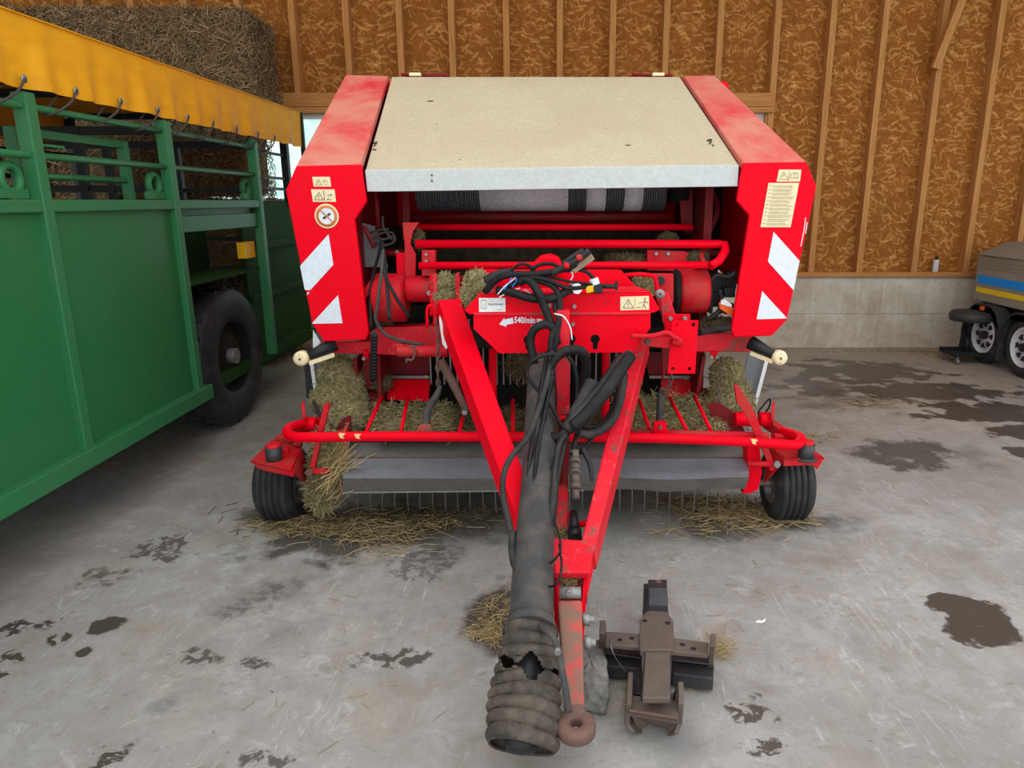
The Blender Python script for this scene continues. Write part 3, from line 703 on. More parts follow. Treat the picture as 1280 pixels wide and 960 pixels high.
# ---------------------------------------------------------------- rolling stool
c = (atZ(1170,447)+atZ(1223,447))/2; c = Vector((c.x, 7.12, 0)); s = ps(c)
st = thing('mechanic_stool', 'black rolling mechanic stool with round seat beside the beige trailer', 'stool', c)
sz_ = at(1205,402,7.05).z
MB().lathe([(.002,0),(23*s,0),(24.5*s,4*s),(24.5*s,8*s),(22*s,11.5*s),(.002,12.5*s)], (c.x-.03,c.y,sz_), (0,0,1), 36).build('seat', M['stool_vinyl'], st)
MB().cyl((c.x-.03,c.y,.1),(c.x-.03,c.y,.26),.021).cyl((c.x-.03,c.y,.24),(c.x-.03,c.y,sz_),.014).build('post', M['black_metal'], st)
MB().box((c.x-27*s,c.y-.16,.08),(c.x+27*s,c.y+.16,.10)).box((c.x-27*s,c.y-.16,.10),(c.x+27*s,c.y-.145,.125)).box((c.x-27*s,c.y+.145,.10),(c.x+27*s,c.y+.16,.125)).build('tray', M['black_metal'], st, .004)
MB().tube([(c.x+.05,c.y,sz_-.01),(c.x+.12,c.y-.02,sz_-.04),(c.x+.17,c.y-.03,sz_-.045)], .006).build('height_lever', M['black_metal'], st)
for sx_ in (-1,1):
    for sy in (-1,1):
        p = Vector((c.x+sx_*22*s, c.y+sy*.13, .03)); k = MB().cyl(p-Vector((.012,0,0)), p+Vector((.012,0,0)), .03, n=18).build('caster', M['steel_edge'], st, .003)
        MB().cyl(p+Vector((0,0,.025)), p+Vector((0,0,.055)), .01).build('caster_stem', M['bolt'], k)
# ---------------------------------------------------------------- red round baler
BX0 = at(690,300,3.5).x
bl = thing('round_baler', 'red round baler with cream hood and silver pickup guard in the middle of the floor', 'baler', (0, 4.2, 0))
def P(l, Y=None):     # list of (px,py[,Y]) to points
    return [at(q[0], q[1], q[2] if len(q) > 2 else Y) for q in l]
def tubep(name, l, Y, r, m, parent, n=10, label=None, smooth=True, closed=False, prof=None, sub=6):
    return MB().tube(P(l, Y), r, n, smooth=smooth, closed=closed, prof=prof, sub=sub).build(name, m, parent, label=label)
def bolts(l, Y, rpx, parent, name='bolt', m=None):
    for q in l:
        c = at(q[0], q[1], q[2] if len(q) > 2 else Y); r = rpx*ps(c)
        MB().cyl(c+Vector((0,.004,0)), c-Vector((0,.012,0)), r, r*.85, n=6 if rpx > 2.5 else 10).build(name, m or M['bolt'], parent)
YF = 3.45
# ---- side covers
def cover(front, ytop, rear, side, label):
    f = P(front, YF); mb = MB().prism(f, (0,.03,0))
    tl, tr_ = rear                          # rear top corners, left and right in the picture
    a, b = P([front[0], front[1]], YF)      # front top corners
    ra, rb = at(*tl, ytop), at(*tr_, ytop)
    o = mb.build('side_cover', M['red'], bl, .006, label)
    z0 = min(p.z for p in f)
    MB().prism([a+Vector((0,.0,0)), b+Vector((0,.0,0)), rb, ra], (0,.02,-.035)).build('top_skin', M['red_top'], o, .006, 'dust-filmed sloping top of the red side cover')
    out_f, out_r = (a, ra) if side < 0 else (b, rb)
    xo = (f[-2] if side < 0 else f[3])
    mb = MB().prism([out_f+Vector((0,.02,-.02)), out_r, Vector((out_r.x, out_r.y, 1.25)), Vector((xo.x, YF+.05, xo.z))], (-side*.02,0,0))
    mb.build('outer_side', M['red'], o, .004)
    return o
cl = cover([(370,207),(451,205),(454.5,232),(458,252),(443,275),(461,417),(457,425),(405,427),(390,405),(357,238)], 4.62, [(432,93.5),(485,94.5)], -1, None)
cr = cover([(929,203),(1008,202),(1021,233),(984,400),(965,420),(918,421.5),(914,414),(937,270),(921,251)], 4.62, [(855,94.5),(893,94)], 1, None)
# covers' decals
def decal(name, pix, m, parent, lift=.003, t=.002, label=None):
    return MB().prism([at(x, y, YF-lift) for x, y in pix], (0, t, 0)).build(name, m, parent, label=label)
decal('reflective_stripe', [(410.6,292.8),(416.6,331),(388,362.5),(381,362.5),(375,332.5)], M['white'], cl)
decal('reflective_stripe', [(422.4,369),(428,404),(389.6,404.7)], M['white'], cl)
decal('reflective_stripe', [(384.5,365),(387,366),(383.5,369)], M['white'], cl)
decal('reflective_stripe', [(967,289.8),(999.5,326),(992,363),(960,327)], M['white'], cr)
decal('reflective_stripe', [(952.7,364),(984,398),(945.9,399.2)], M['white'], cr)
def lines(mb, segs, Y, w):       # thin ink strokes on a plane at depth Y
    for (x0,y0,x1,y1) in segs:
        a, b = at(x0,y0,Y), at(x1,y1,Y); mb.beam(a, b, w, .0012, up=(0,1,0))
    return mb
def tri(x, y, s, h): return [(x-s,y+h,x,y-h),(x,y-h,x+s,y+h),(x+s,y+h,x-s,y+h),(x,y-h*.3,x,y+h*.35),(x,y+h*.6,x,y+h*.75)]
yi = YF-.0055
s1 = decal('warning_sticker', [(390.3,221),(412.2,221),(414,233.3),(392.2,233.3)], M['label_cream'], cl)
lines(MB(), tri(398,227.6,4,3.6)+[(403.5,226,407,225.5),(407,225.5,410,227),(404,230,410,230.5),(403.5,227.5,406,227.5)], yi, .0018).build('warning_symbol', M['ink_grey'], s1)
s1 = decal('warning_sticker', [(388.9,236.6),(418,236.6),(420,252.3),(391.2,252.3)], M['label_cream'], cl)
lines(MB(), tri(398.5,245,5.5,4.8)+[(404.5,238,405.5,251),(409,245,411,243),(408.5,250,415,249),(409,250,411,246.5)], yi, .0018).ball(at(413.4,243.6,yi),.004,8).build('warning_symbol', M['ink'], s1)
c = at(408.5,270.1,YF-.002); s = ps(c)
s1 = MB().cyl(c, c-Vector((0,.002,0)), 15*s, n=40).build('no_smoking_sticker', M['label_cream'], cl, label='round no smoking sticker')
MB().lathe([(10*s,0),(13*s,0),(13*s,.0015),(10*s,.0015)], c-Vector((0,.003,0)), (0,-1,0), 40).beam(c+Vector((-7.5*s,-.0055,7.5*s)), c+Vector((7.5*s,-.0055,-7.5*s)), .006, .001, up=(0,1,0)).build('prohibition_ring', M['ink_orange'], s1)
MB().cyl(c-Vector((0,.002,0)), c-Vector((0,.003,0)), 10*s, n=36).build('sticker_face', M['white'], s1)
MB().beam(c+Vector((-4.5*s,-.004,-3*s)), c+Vector((-1*s,-.004,-.8*s)), .010, .001, up=(0,1,0)).beam(c+Vector((1*s,-.004,.6*s)), c+Vector((5*s,-.004,3.2*s)), .010, .001, up=(0,1,0)).build('cigarette_symbol', M['ink'], s1)
s1 = decal('warning_sticker', [(973.8,212),(1001.7,212),(1000,227),(970.8,227)], M['label_cream'], cr)
lines(MB(), tri(980,219.5,5.5,4.8)+[(986.5,213.5,986,226),(989,217,993,215.5),(993,215.5,997.5,217),(989,217,988.5,223),(988.5,223,993,222),(993,222,997.5,223),(997.5,223,997.5,217),(993,215.5,993,222)], yi, .0018).build('warning_symbol', M['ink_grey'], s1)
s1 = decal('instruction_sticker', [(960.8,228.6),(999,228.6),(988.2,284),(950.7,284)], M['label_cream'], cr, label='cream sheet of small printed instructions')
mb = MB(); rs = random.Random(5); y = 232
while y < 281:
    k = (y-228.6)/55.4; xl = 962.5-10*k; xrr = 997-10.5*k
    for j in range(2 if y < 280 else 1):
        yy = y+j*1.9; lines(mb, [(xl+(4 if j == 0 else 5), yy, xrr-rs.uniform(0,7), yy)], yi, .0016)
    lines(mb, [(xl, y, xl+2.4, y)], yi, .003); y += 4.7
mb.build('printed_text', M['ink_grey'], s1)
# scratches on the right cover
lines(MB(), [(1007,272,1005,288),(1005,288,1001,308),(1009,278,1007,292)], YF-.0008, .0035).build('paint_scratch', M['label_white'], cr)
# ---- hood
YH, YHR = 3.48, 4.62
hp = [at(457,212,YH), at(923,205.5,YH), at(849.5,96,YHR), at(490,96,YHR)]
hd = MB().prism(hp, (0,.006,-.02)).build('hood', M['cream'], bl, .004, 'dusty cream sheet metal hood')
MB().prism([at(456,212.5,YH-.004),at(924,206,YH-.004),at(922,233,YH-.004),at(482,239.5,YH-.004),at(459,239.5,YH-.004)], (0,.02,0)).build('front_lip', M['lip'], hd, .003, 'pale grey front lip of the hood')
for a_, b_ in (((540,219),(540,226)),): bolts([a_, b_], YH-.004, 1.1, hd, 'rivet_hole', M['plastic'])
for px in (519,823):
    c = at(px,95,YHR)
    MB().box((c.x-.035,c.y-.01,c.z-.0),(c.x+.035,c.y+.05,c.z+.018)).build('hinge', M['label_cream'], hd, .003)
    MB().cyl((c.x-.09 if px < 600 else c.x-.16,c.y+.03,c.z+.012),(c.x+.2 if px < 600 else c.x+.09,c.y+.03,c.z+.005),.009).build('hinge_rod', M['red_dark'], hd)
for l in ([(467,180),(471,178),(468,183)],[(466,187),(470,188)],[(884,176),(889,175),(887,180)],[(890,182),(892,182)]):
    k = (l[0][1]-96)/(212-96); Yq = YHR+(YH-YHR)*0
    # small worn decals lie on the sloping sheet
    n_ = (hp[1]-hp[0]).cross(hp[3]-hp[0]).normalized()
    pts = []
    for (x, y) in l:
        d = ray(x, y); t_ = (hp[0]-O).dot(n_)/d.dot(n_); pts.append(O+d*t_+n_*(.002 if n_.z > 0 else -.002))
    MB().tube(pts, .004, 5, sub=3).build('worn_sticker', M['ink'], hd)
def on_hood(x, y, up=.001):
    n_ = (hp[1]-hp[0]).cross(hp[3]-hp[0]).normalized(); n_ = n_ if n_.z > 0 else -n_
    d = ray(x, y); t_ = (hp[0]-O).dot(n_)/d.dot(n_); return O+d*t_+n_*up
for x, y, r in ((538,126,.016),(785,181,.012),(757,160,.006),(546,155,.005),(546,162,.004),(699,155,.005),(660,122,.004),(575,199,.006)):
    MB().ball(on_hood(x,y,.0),r,8,(1.3,.5,.12)).build('mud_speck', M['hay_core'], hd)
for x, y in ((578,196),(773,124),(701,186),(793,152),(854,196)):
    MB().ball(on_hood(x,y,.0),.007,8,(1,.6,.2)).build('bird_dropping', M['label_white'], hd)
# ---- body and chamber behind
xL, xR = at(484,96,YHR).x, at(855,96,YHR).x
zt_ = at(600,96,YHR).z
for xw in (xL-.02, xR-.02):
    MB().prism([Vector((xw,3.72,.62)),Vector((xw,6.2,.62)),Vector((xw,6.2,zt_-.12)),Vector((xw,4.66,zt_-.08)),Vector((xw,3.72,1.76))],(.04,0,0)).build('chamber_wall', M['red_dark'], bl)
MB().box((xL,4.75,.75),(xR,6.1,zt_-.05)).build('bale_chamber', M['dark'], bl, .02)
MB().prism([Vector((xL-.28,6.1,.9)),Vector((xL-.28,4.62,.95)),Vector((xL-.28,4.62,zt_-.02)),Vector((xL-.28,5.6,zt_-.05)),Vector((xL-.28,6.3,1.7))],(xR-xL+.56,0,0)).build('tailgate', M['red'], bl, .03)
MB().box((xL,4.2,.5),(xR,4.8,.56)).build('floor_plate', M['dark'], bl)
for s_, x in ((-1,xL+.12),(1,xR-.12)):
    wheel('road_wheel', (x+s_*-.05, 5.35, .46), .46, .36, .22, bl, M['rubber'], M['label_cream'], lugs=20, out=s_)
MB().cyl((xL,5.35,.46),(xR,5.35,.46),.05).build('axle', M['dark'], bl)
# inner guards and dark machinery between cover and chamber
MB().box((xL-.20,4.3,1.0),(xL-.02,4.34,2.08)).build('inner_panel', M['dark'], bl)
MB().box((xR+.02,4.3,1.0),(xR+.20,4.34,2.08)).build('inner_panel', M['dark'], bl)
plate('side_guard', [(450,278),(470,283),(485,334),(456,334)], 3.75, .01, M['plastic_grey'], bl)
# ---- net roll seen under the hood (a thing of its own, lying in the machine)
nc = at(676,228,3.98); nx0, nx1 = at(520,255,3.9).x, at(834,255,3.9).x
zb_ = at(676,264,3.9).z; R_ = .135; cz2 = zb_+R_
nr = thing('net_wrap_roll', 'roll of white and black netting lying under the hood of the baler', 'net roll', (0,3.98,cz2))
cuts = [(520,600,'k'),(600,710,'w'),(710,733,'k'),(733,757,'w'),(757,780,'k'),(780,803,'w'),(803,832,'k')]
for a_, b_, k in cuts:
    xa, xb = at(a_,250,3.9).x, at(b_,250,3.9).x; mb = MB(); nn = max(1, int((xb-xa)/.028)) if k == 'k' else 1
    pr = [(.05,0)]
    if k == 'k':
        for i in range(nn):
            u0 = (xb-xa)*i/nn; u1 = (xb-xa)*(i+1)/nn; pr += [(R_-.006,u0),(R_,u0+.006),(R_,u1-.006),(R_-.006,u1)]
    else: pr += [(R_,0),(R_,xb-xa)]
    pr += [(.05,xb-xa)]
    mb.lathe(pr, (xa,3.98,cz2), (1,0,0), 48).build('netting_band', M['knit'] if k == 'k' else M['wrap_white'], nr, label='black ribbed netting' if k == 'k' else 'white netting')
MB().cyl((nx0-.1,3.98,cz2),(nx1+.1,3.98,cz2),.035).build('core_tube', M['steel_edge'], nr)
MB().cyl((nx1+.02,3.98,cz2-.03),(nx1+.12,3.98,cz2-.03),.06).build('brake_disc', M['dark'], bl)
plate('roll_bracket', [(849,236),(866,236),(866,290),(860,292),(852,288)], 3.95, .02, M['red_dark'], bl)
plate('roll_bracket', [(503,236),(512,236),(512,300),(503,300)], 3.95, .02, M['red_dark'], bl)
# tubes across the mouth
def htube(px0, px1, y, Y, r, m, name='cross_tube'):
    a_, b_ = at(px0,y,Y), at(px1,y,Y); return MB().cyl(a_, b_, r, n=18).build(name, m, bl)
htube(515,838,271,4.05,.024,M['red_dark']); htube(522,866,284,3.85,.017,M['red']); 
tubep('feed_hoop', [(520,305,3.58),(898,305,3.58),(906,306,3.56),(906.5,314,3.52),(899,326,3.48),(888,333,3.46)], None, .021, M['red'], bl, n=14, smooth=False)
tubep('feed_tube', [(524,332,3.47),(884,331.5,3.47)], None, .018, M['red'], bl, n=14, smooth=False)
tubep('side_rod', [(884,305,3.7),(877,318,3.6),(880,328,3.52),(886,333,3.48)], None, .012, M['red_dusty'], bl)
tubep('feed_arm', [(888,236,3.9),(897,262,3.82),(884,296,3.76)], None, .014, M['red_dark'], bl)
htube(866,928,316,3.9,.016,M['red_dark']); htube(468,512,316,3.8,.02,M['red_dark'])
bolts([(497,315)],3.75,3,bl,'grease_cap')
for y_, Y_, r_ in ((295,4.25,.055),(318,4.1,.075),(345,4.05,.06)):
    MB().cyl((xL+.03,Y_,at(600,y_,Y_).z),(xR-.03,Y_,at(600,y_,Y_).z),r_,n=24).build('feed_roller', M['olive_roller'], bl)
plate('end_bracket', [(503,278),(524,278),(516,290),(513,305),(520,318),(519,350),(506,350),(506,310)], 3.6, .012, M['red_dusty'], bl)
plate('end_plate', [(495,316),(508,316),(508,345),(496,345)], 3.62, .02, M['red'], bl)
plate('pivot_block', [(527,313),(544,313),(544,345),(527,345)], 3.52, .05, M['red_dusty'], bl, .004)
bolts([(533,318),(533,326)],3.51,2,bl)
plate('pivot_block', [(809,312),(858,314),(870,328),(868,340),(809,338)], 3.6, .04, M['red_dusty'], bl, .004)
bolts([(820,317),(835,317)],3.59,2.4,bl)
# drums of the feed drive
def drum(name, pxa, pxb, y, Y, r, m): 
    a_, b_ = at(pxa,y,Y), at(pxb,y,Y); b_.z = a_.z
    return MB().lathe([(.003,0),(r*.9,0),(r,.012),(r,(b_-a_).length-.012),(r*.9,(b_-a_).length),(.003,(b_-a_).length)], a_, (1,0,0), 36).build(name, m, bl)
drum('drive_drum', 470,508,372,3.58,.122,M['red_dusty']); drum('drive_drum_neck', 508,541,361,3.58,.066,M['red_dusty'])
bolts([(537,366)],3.5,4,bl,'pivot_bolt')
drum('drive_drum', 848,884,364,3.6,.108,M['red_dusty']); drum('drum_flange', 840,848,364,3.6,.112,M['dark'])
# lever plates left of the shield
for pix, Y, m in (([(537,343),(541,343),(542,392),(537,396)],3.42,'red'),([(541,342),(546,342),(547,393),(541,396)],3.38,'red_scuff'),
                  ([(569,342),(574,340),(576,376),(570,388)],3.36,'red_dusty'),([(579,346),(587,340),(584,356),(578,380),(573,392)],3.3,'red_dusty')):
    plate('lever_plate', pix, Y, .012, M[m], bl, .002)
plate('hitch_panel', [(546,345),(590,345),(590,372),(575,385),(548,380)], 3.46, .02, M['red_dark'], bl)
tubep('locking_loop', [(534,410),(534,387),(538,382),(543,387),(543,408)], 3.3, .007, M['red'], bl)
# ---- main cross frame under the covers
MB().prism(P([(400,427),(462,427),(462,415),(470,409),(558,407),(558,447),(462,443),(402,441)], 3.62), (0,.10,0)).build('main_frame_beam', M['red_scuff'], bl, .006)
MB().prism(P([(832,417),(940,416),(940,440),(832,440)], 3.62), (0,.10,0)).build('main_frame_beam', M['red_scuff'], bl, .006)
MB().prism(P([(556,410),(834,410),(834,436),(556,436)], 3.75), (0,.08,0)).build('main_frame_beam', M['dark'], bl, .006)  # centre beam coloured dark so the key holes look shaded inside
for l in ([(453,438),(459,438),(461,449),(455,449)],[(888,440),(898,440),(896,449),(890,449)]): plate('lug', l, 3.60, .02, M['red'], bl)
bolts([(455,448),(889,446),(896,446)],3.59,2.5,bl)
a_, b_ = at(497,439,3.4), at(560,440,3.4); b_.z = a_.z
MB().cyl(a_, b_, 7.2*ps(a_), n=22).build('hinge_tube', M['red_dusty'], bl, .003)
plate('hinge_tab', [(491,430),(504,430),(504,434),(491,434)], 3.4, .03, M['red_dusty'], bl)
tubep('hook', [(513,434),(517,433),(519,441),(515,450),(509,449),(508,453)], 3.36, .006, M['ring'], bl, n=8)
# ---- chute behind the pickup
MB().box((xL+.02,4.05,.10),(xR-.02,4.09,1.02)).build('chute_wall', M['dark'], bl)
for px0, px1 in ((462,537),(806,880)):
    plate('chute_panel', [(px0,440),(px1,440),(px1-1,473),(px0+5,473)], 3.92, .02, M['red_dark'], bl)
    plate('panel_edge', [(px0+6,470),(px1,470),(px1,473.5),(px0+6,473.5)], 3.86, .02, M['steel_edge'], bl)
    a_, b_ = at(px0+20,474,3.85), at(px1,474,3.85); c_, d_ = at(px1-2,502,3.72), at(px0+22,500,3.72)
    MB().prism([a_, b_, c_, d_], (0,.03,-.01)).build('auger_hood', M['red_dusty'] if px0 > 600 else M['red'], bl, .006)
for px0, px1, s_ in ((455,480,1),(862,884,-1)):
    a_, b_ = at(px0,500,3.8), at(px1,500,3.8); b_.z = a_.z
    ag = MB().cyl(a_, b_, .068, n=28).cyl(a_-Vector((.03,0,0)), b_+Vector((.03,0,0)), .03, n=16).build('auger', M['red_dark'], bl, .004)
# rotor with its tines
xa, xb = at(540,480,4.0).x, at(806,480,4.0).x
MB().cyl((xa,4.02,.82),(xb,4.02,.82),.06,n=20).build('rotor_shaft', M['dark'], bl)
k = 0; x = xa+.02
while x < xb:
    MB().box((x-.004,3.86,.60),(x+.004,3.875,.97)).build('rotor_tine', M['steel_edge'], bl); x += .037
for px in (616,757):
    MB().cyl(at(px,436,3.3), at(px,545,3.3), .019, n=16).build('support_post', M['red'], bl)
# inner chute side plates (vertical, seen on edge)
for px, t in ((470,1),(878,-1)):
    plate('side_strip', [(px,445),(px+5,445),(px+8*t,520),(px+8*t-5,520)], 3.66, .25, M['red_dark'], bl)
# grey deflector sheets beside the pickup
for l in ([(391,438),(414,442),(428,500),(397,494)],[(936,440),(959,446),(944,505),(920,500)]):
    plate('deflector_sheet', l, 3.85, .008, M['plastic_grey'], bl)
for l, nm in ((((388,441),(396,498)),0),(((959,447),(943,508)),1)):
    MB().beam(at(*l[0],3.82), at(*l[1],3.82), .011, .02).build('deflector_edge', M['label_white'], bl)
    k = -5 if nm == 0 else 0
    if nm == 0: MB().beam(at(386,442,3.86), at(390,497,3.86), .03, .05).build('rubber_edge', M['rubber'], bl)
# ---- side lamps on rubber arms
for a_, b_, c_ in (((418,430),(386,445),(376.5,448)),((938,428),(966,443),(974.5,447))):
    A_, B_, C_ = at(*a_,3.5), at(*b_,3.42), at(*c_,3.40)
    lm = MB().cyl(A_, B_, .036, .022, n=16).build('lamp_arm', M['plastic'], bl)
    MB().beam(A_+Vector((0,-.02,-.05)), B_+Vector((0,-.01,-.034)), .012, .02).build('arm_bracket', M['label_cream'], lm)
    MB().lathe([(.002,-.02),(.022,-.022),(.034,-.016),(.037,0),(.034,.03),(.02,.04)], C_, (0,1,0), 28).build('position_lamp', M['label_cream'], lm)
    MB().lathe([(.001,0),(.005,0),(.006,.004),(.001,.005)], C_+Vector((0,-.026,0)), (0,1,0), 16).build('lamp_reflector', M['ring'], lm)
    for dz in (-.024,.024): MB().ball(C_+Vector((0,-.02,dz)), .003, 8).build('screw', M['ink'], lm)
plate('reflector_plate', [(391,412),(401,428),(391,440)], 3.5, .006, M['white'], bl)
# ---- pickup: guard sheet with folded faces
def gp(x, y, Y): return at(x, y, Y)
prof = [((430,934),553,3.46),((429,936),573,3.30),((428.5,936),598,3.06),((428.5,932),616,3.15)]
secs = []
for (x0,x1), y, Y in prof: secs.append((at(x0,y,Y), at(x1,y+ (0 if y < 600 else -5),Y)))
mb = MB()
rs = random.Random(2); nseg = 40
vs = []
for j, (a_, b_) in enumerate(secs):
    for i in range(nseg+1):
        u = i/nseg; p = a_.lerp(b_, u)
        if j == 3 and u > .6: p = p+Vector((0,0,.012*math.sin((u-.6)*22)*max(0,1-abs(u-.8)*5)))
        if j == 2 and u > .55: p = p+Vector((0,0,.006*math.sin((u-.55)*18)))
        vs.append(p)
m_ = nseg+1; n0 = len(vs)
back = [v+Vector((0,.004,-.002)) for v in vs]
fs = []
for j in range(3):
    for i in range(nseg):
        k = j*m_+i; fs.append((k,k+1,k+m_+1,k+m_)); fs.append((n0+k,n0+k+m_,n0+k+m_+1,n0+k+1))
for i in range(nseg): fs.append((i, n0+i, n0+i+1, i+1)); k = 3*m_+i; fs.append((k, k+1, n0+k+1, n0+k))
pk = mb.add(vs+back, fs).build('pickup_guard', M['steel'], bl, label='folded silver sheet guard across the pickup')
pk.data.materials.append(M['steel_dusty_shaded'])      # dust lies on the top fold; on the lowest the tone is painted shade
for pl in pk.data.polygons:
    zc_ = pl.center.z
    if zc_ > secs[1][0].z or zc_ < secs[2][0].z-.012: pl.material_index = 1
# rusty seam along the fold
MB().beam(secs[1][0]+Vector((0,-.002,.004)), secs[1][1]+Vector((0,-.002,.004)), .004, .008).build('rusty_seam', M['ring'], pk)
MB().beam(secs[3][0]+Vector((0,-.003,.004)), secs[3][0].lerp(secs[3][1],.6)+Vector((0,-.003,.004)), .004, .010).build('bright_hem', M['bolt'], pk)
# pickup drum and tines
dz_ = .34
MB().cyl((secs[0][0].x+.02,3.62,dz_),(secs[0][1].x-.02,3.62,dz_),.14,n=28).build('pickup_reel', M['dark'], bl)
px = 447.0
while px < 932:
    if not (652 < px < 700):
        a_ = at(px,612,3.30); b_ = at(px+(.8 if px < 690 else -.6)+rng.uniform(-1,1),639+rng.uniform(-1.5,2),3.36)
        MB().tube([a_,(a_+b_)/2+Vector((0,-.01,0)),b_], .0033, 6, sub=3).build('spring_tine', M['steel_edge'], bl)
    px += 15.6
for px in (485,500,516,545,560,574,596,640,655,822,845,870,892):
    a_ = at(px,532,3.5); MB().cyl(a_, a_+Vector((0,.02,.055)), .0032, n=6).build('upper_tine', M['rubber_dust'], bl)
# side cheeks of the pickup
plate('side_cheek', [(441,447),(446,447),(449,500),(444,500)], 3.66, .2, M['red_dark'], bl)
plate('side_cheek', [(420,540),(434,535),(432,600),(429,618),(416,612)], 3.35, .02, M['red'], bl)
plate('side_cheek', [(934,560),(950,560),(953,590),(948,612),(938,617),(928,617),(936,596)], 3.2, .10, M['red'], bl, .004)
plate('side_cheek', [(884,506),(900,504),(918,516),(930,536),(934,553),(905,553)], 3.42, .02, M['red_dark'], bl)
plate('side_cheek', [(420,535),(428,524),(438,520),(438,545),(432,560),(418,560)], 3.38, .02, M['red_dark'], bl)
MB().ball(at(913,524,3.49),.001,10).build('slot', M['dark'], bl) if False else None
# wind guard tubes
tubep('wind_guard_tube', [(408,527,3.52),(385,529,3.40),(366,533,3.28),(359,539,3.20),(364,545,3.13),(385,546.5,3.09),(480,545.5,3.08),(620,546,3.08),(760,546.5,3.08),(880,549.5,3.08),(960,554,3.09),(992,556,3.11),(1000,552,3.16),(999,546,3.24),(985,541,3.36),(968,538,3.46)], None, .0235, M['red'], bl, n=16, sub=8)
tubep('rake_tube', [(782,541),(960,545)], 3.18, .0185, M['red_dusty'], bl, n=14)
for l in ((457,541,477,496),(501,541,510,497),(574,541,580,515),(641,541,641,500),(812,537,799,500),(858,537,837,497),(888,537,868,495)):
    MB().tube([at(l[0],l[1],3.2), at(l[2],l[3],3.5)], .0095, 10).build('rake_finger', M['red'], bl)
for x, y in ((427,545.5),(447,546),(943,553)):
    c = at(x,y,3.055); s = ps(c); MB().prism([c+Vector((-4*s,0,3*s)),c+Vector((4*s,0,2.5*s)),c+Vector((1*s,0,-.5*s)),c+Vector((3*s,0,-3*s)),c+Vector((-2*s,0,-2*s))],(0,.02,0)).build('sticker_remnant', M['yellow_chip'], bl)
# chains and their straps
def chain(l, parent, r=.0042, step=.030, m='ring'):
    pts = []
    P_ = P(l); 
    for i in range(len(P_)-1):
        n_ = max(1, int((P_[i+1]-P_[i]).length/step))
        for k in range(n_): pts.append((P_[i].lerp(P_[i+1], (k+.5)/n_), (P_[i+1]-P_[i]).normalized()))
    mb = MB()
    for i, (c, d) in enumerate(pts):
        s_, t_, _ = frame_for(d); q = s_ if i % 2 else t_
        L_ = step*.66; w_ = step*.30
        loop = [c + d*(L_*math.cos(a)) + q*(w_*math.sin(a)) for a in [2*math.pi*j/10 for j in range(10)]]
        mb.tube(loop, r, 6, smooth=False, closed=True)
    return mb.build('chain', M[m], parent)
chain([(545,398,3.25),(548,425,3.25),(547,455,3.27),(548,483,3.28)], bl)
chain([(840,462,3.1),(838,478,3.15),(832,492,3.2),(826,486,3.22)], bl, m='rust')
chain([(903,446,3.55),(901,462,3.55),(899,480,3.55),(898,506,3.5)], bl, .004,.026,'rust')
tubep('chain_strap', [(551,482,3.27),(545,496,3.25),(535,512,3.2),(532,534,3.15)], None, .019, M['rubber_dust'], bl, prof=lambda u: .010+.010*math.sin(min(1,u*1.3)*math.pi*.6))
tubep('chain_strap', [(826,490,3.22),(825,500,3.2),(824,534,3.15)], None, .016, M['rubber'], bl)
plate('strap_mount', [(521,538),(524,533),(531,531),(538,533),(541,538),(541,543),(521,543)], 3.12, .03, M['red_rust'], bl)
plate('strap_mount', [(818,528),(833,528),(835,543),(817,543)], 3.12, .03, M['red'], bl)
bolts([(825,534)],3.115,3,bl,'bolt',M['ring'])
# cable down from the hood on the left, chain of the drive
tubep('drive_chain', [(468,415,3.4),(467,440,3.5),(465,475,3.6)], None, .012, M['rubber'], bl, n=8)
for i in range(14):
    c = at(468-i*.15,420+i*4,3.4+.01*i); MB().cyl(c-Vector((.016,.0,0)), c+Vector((.016,0,0)), .009, n=8).build('chain_link', M['plastic'], bl)
tubep('damper', [(551,452,3.35),(566,478,3.28),(583,514,3.2)], None, .02, M['ring'], bl, n=14, smooth=False, prof=lambda u: .022 if u < .7 else .015)
bolts([(581,515)],3.2,4,bl,'pivot_bolt'); bolts([(533,470)],3.3,1.2,bl)
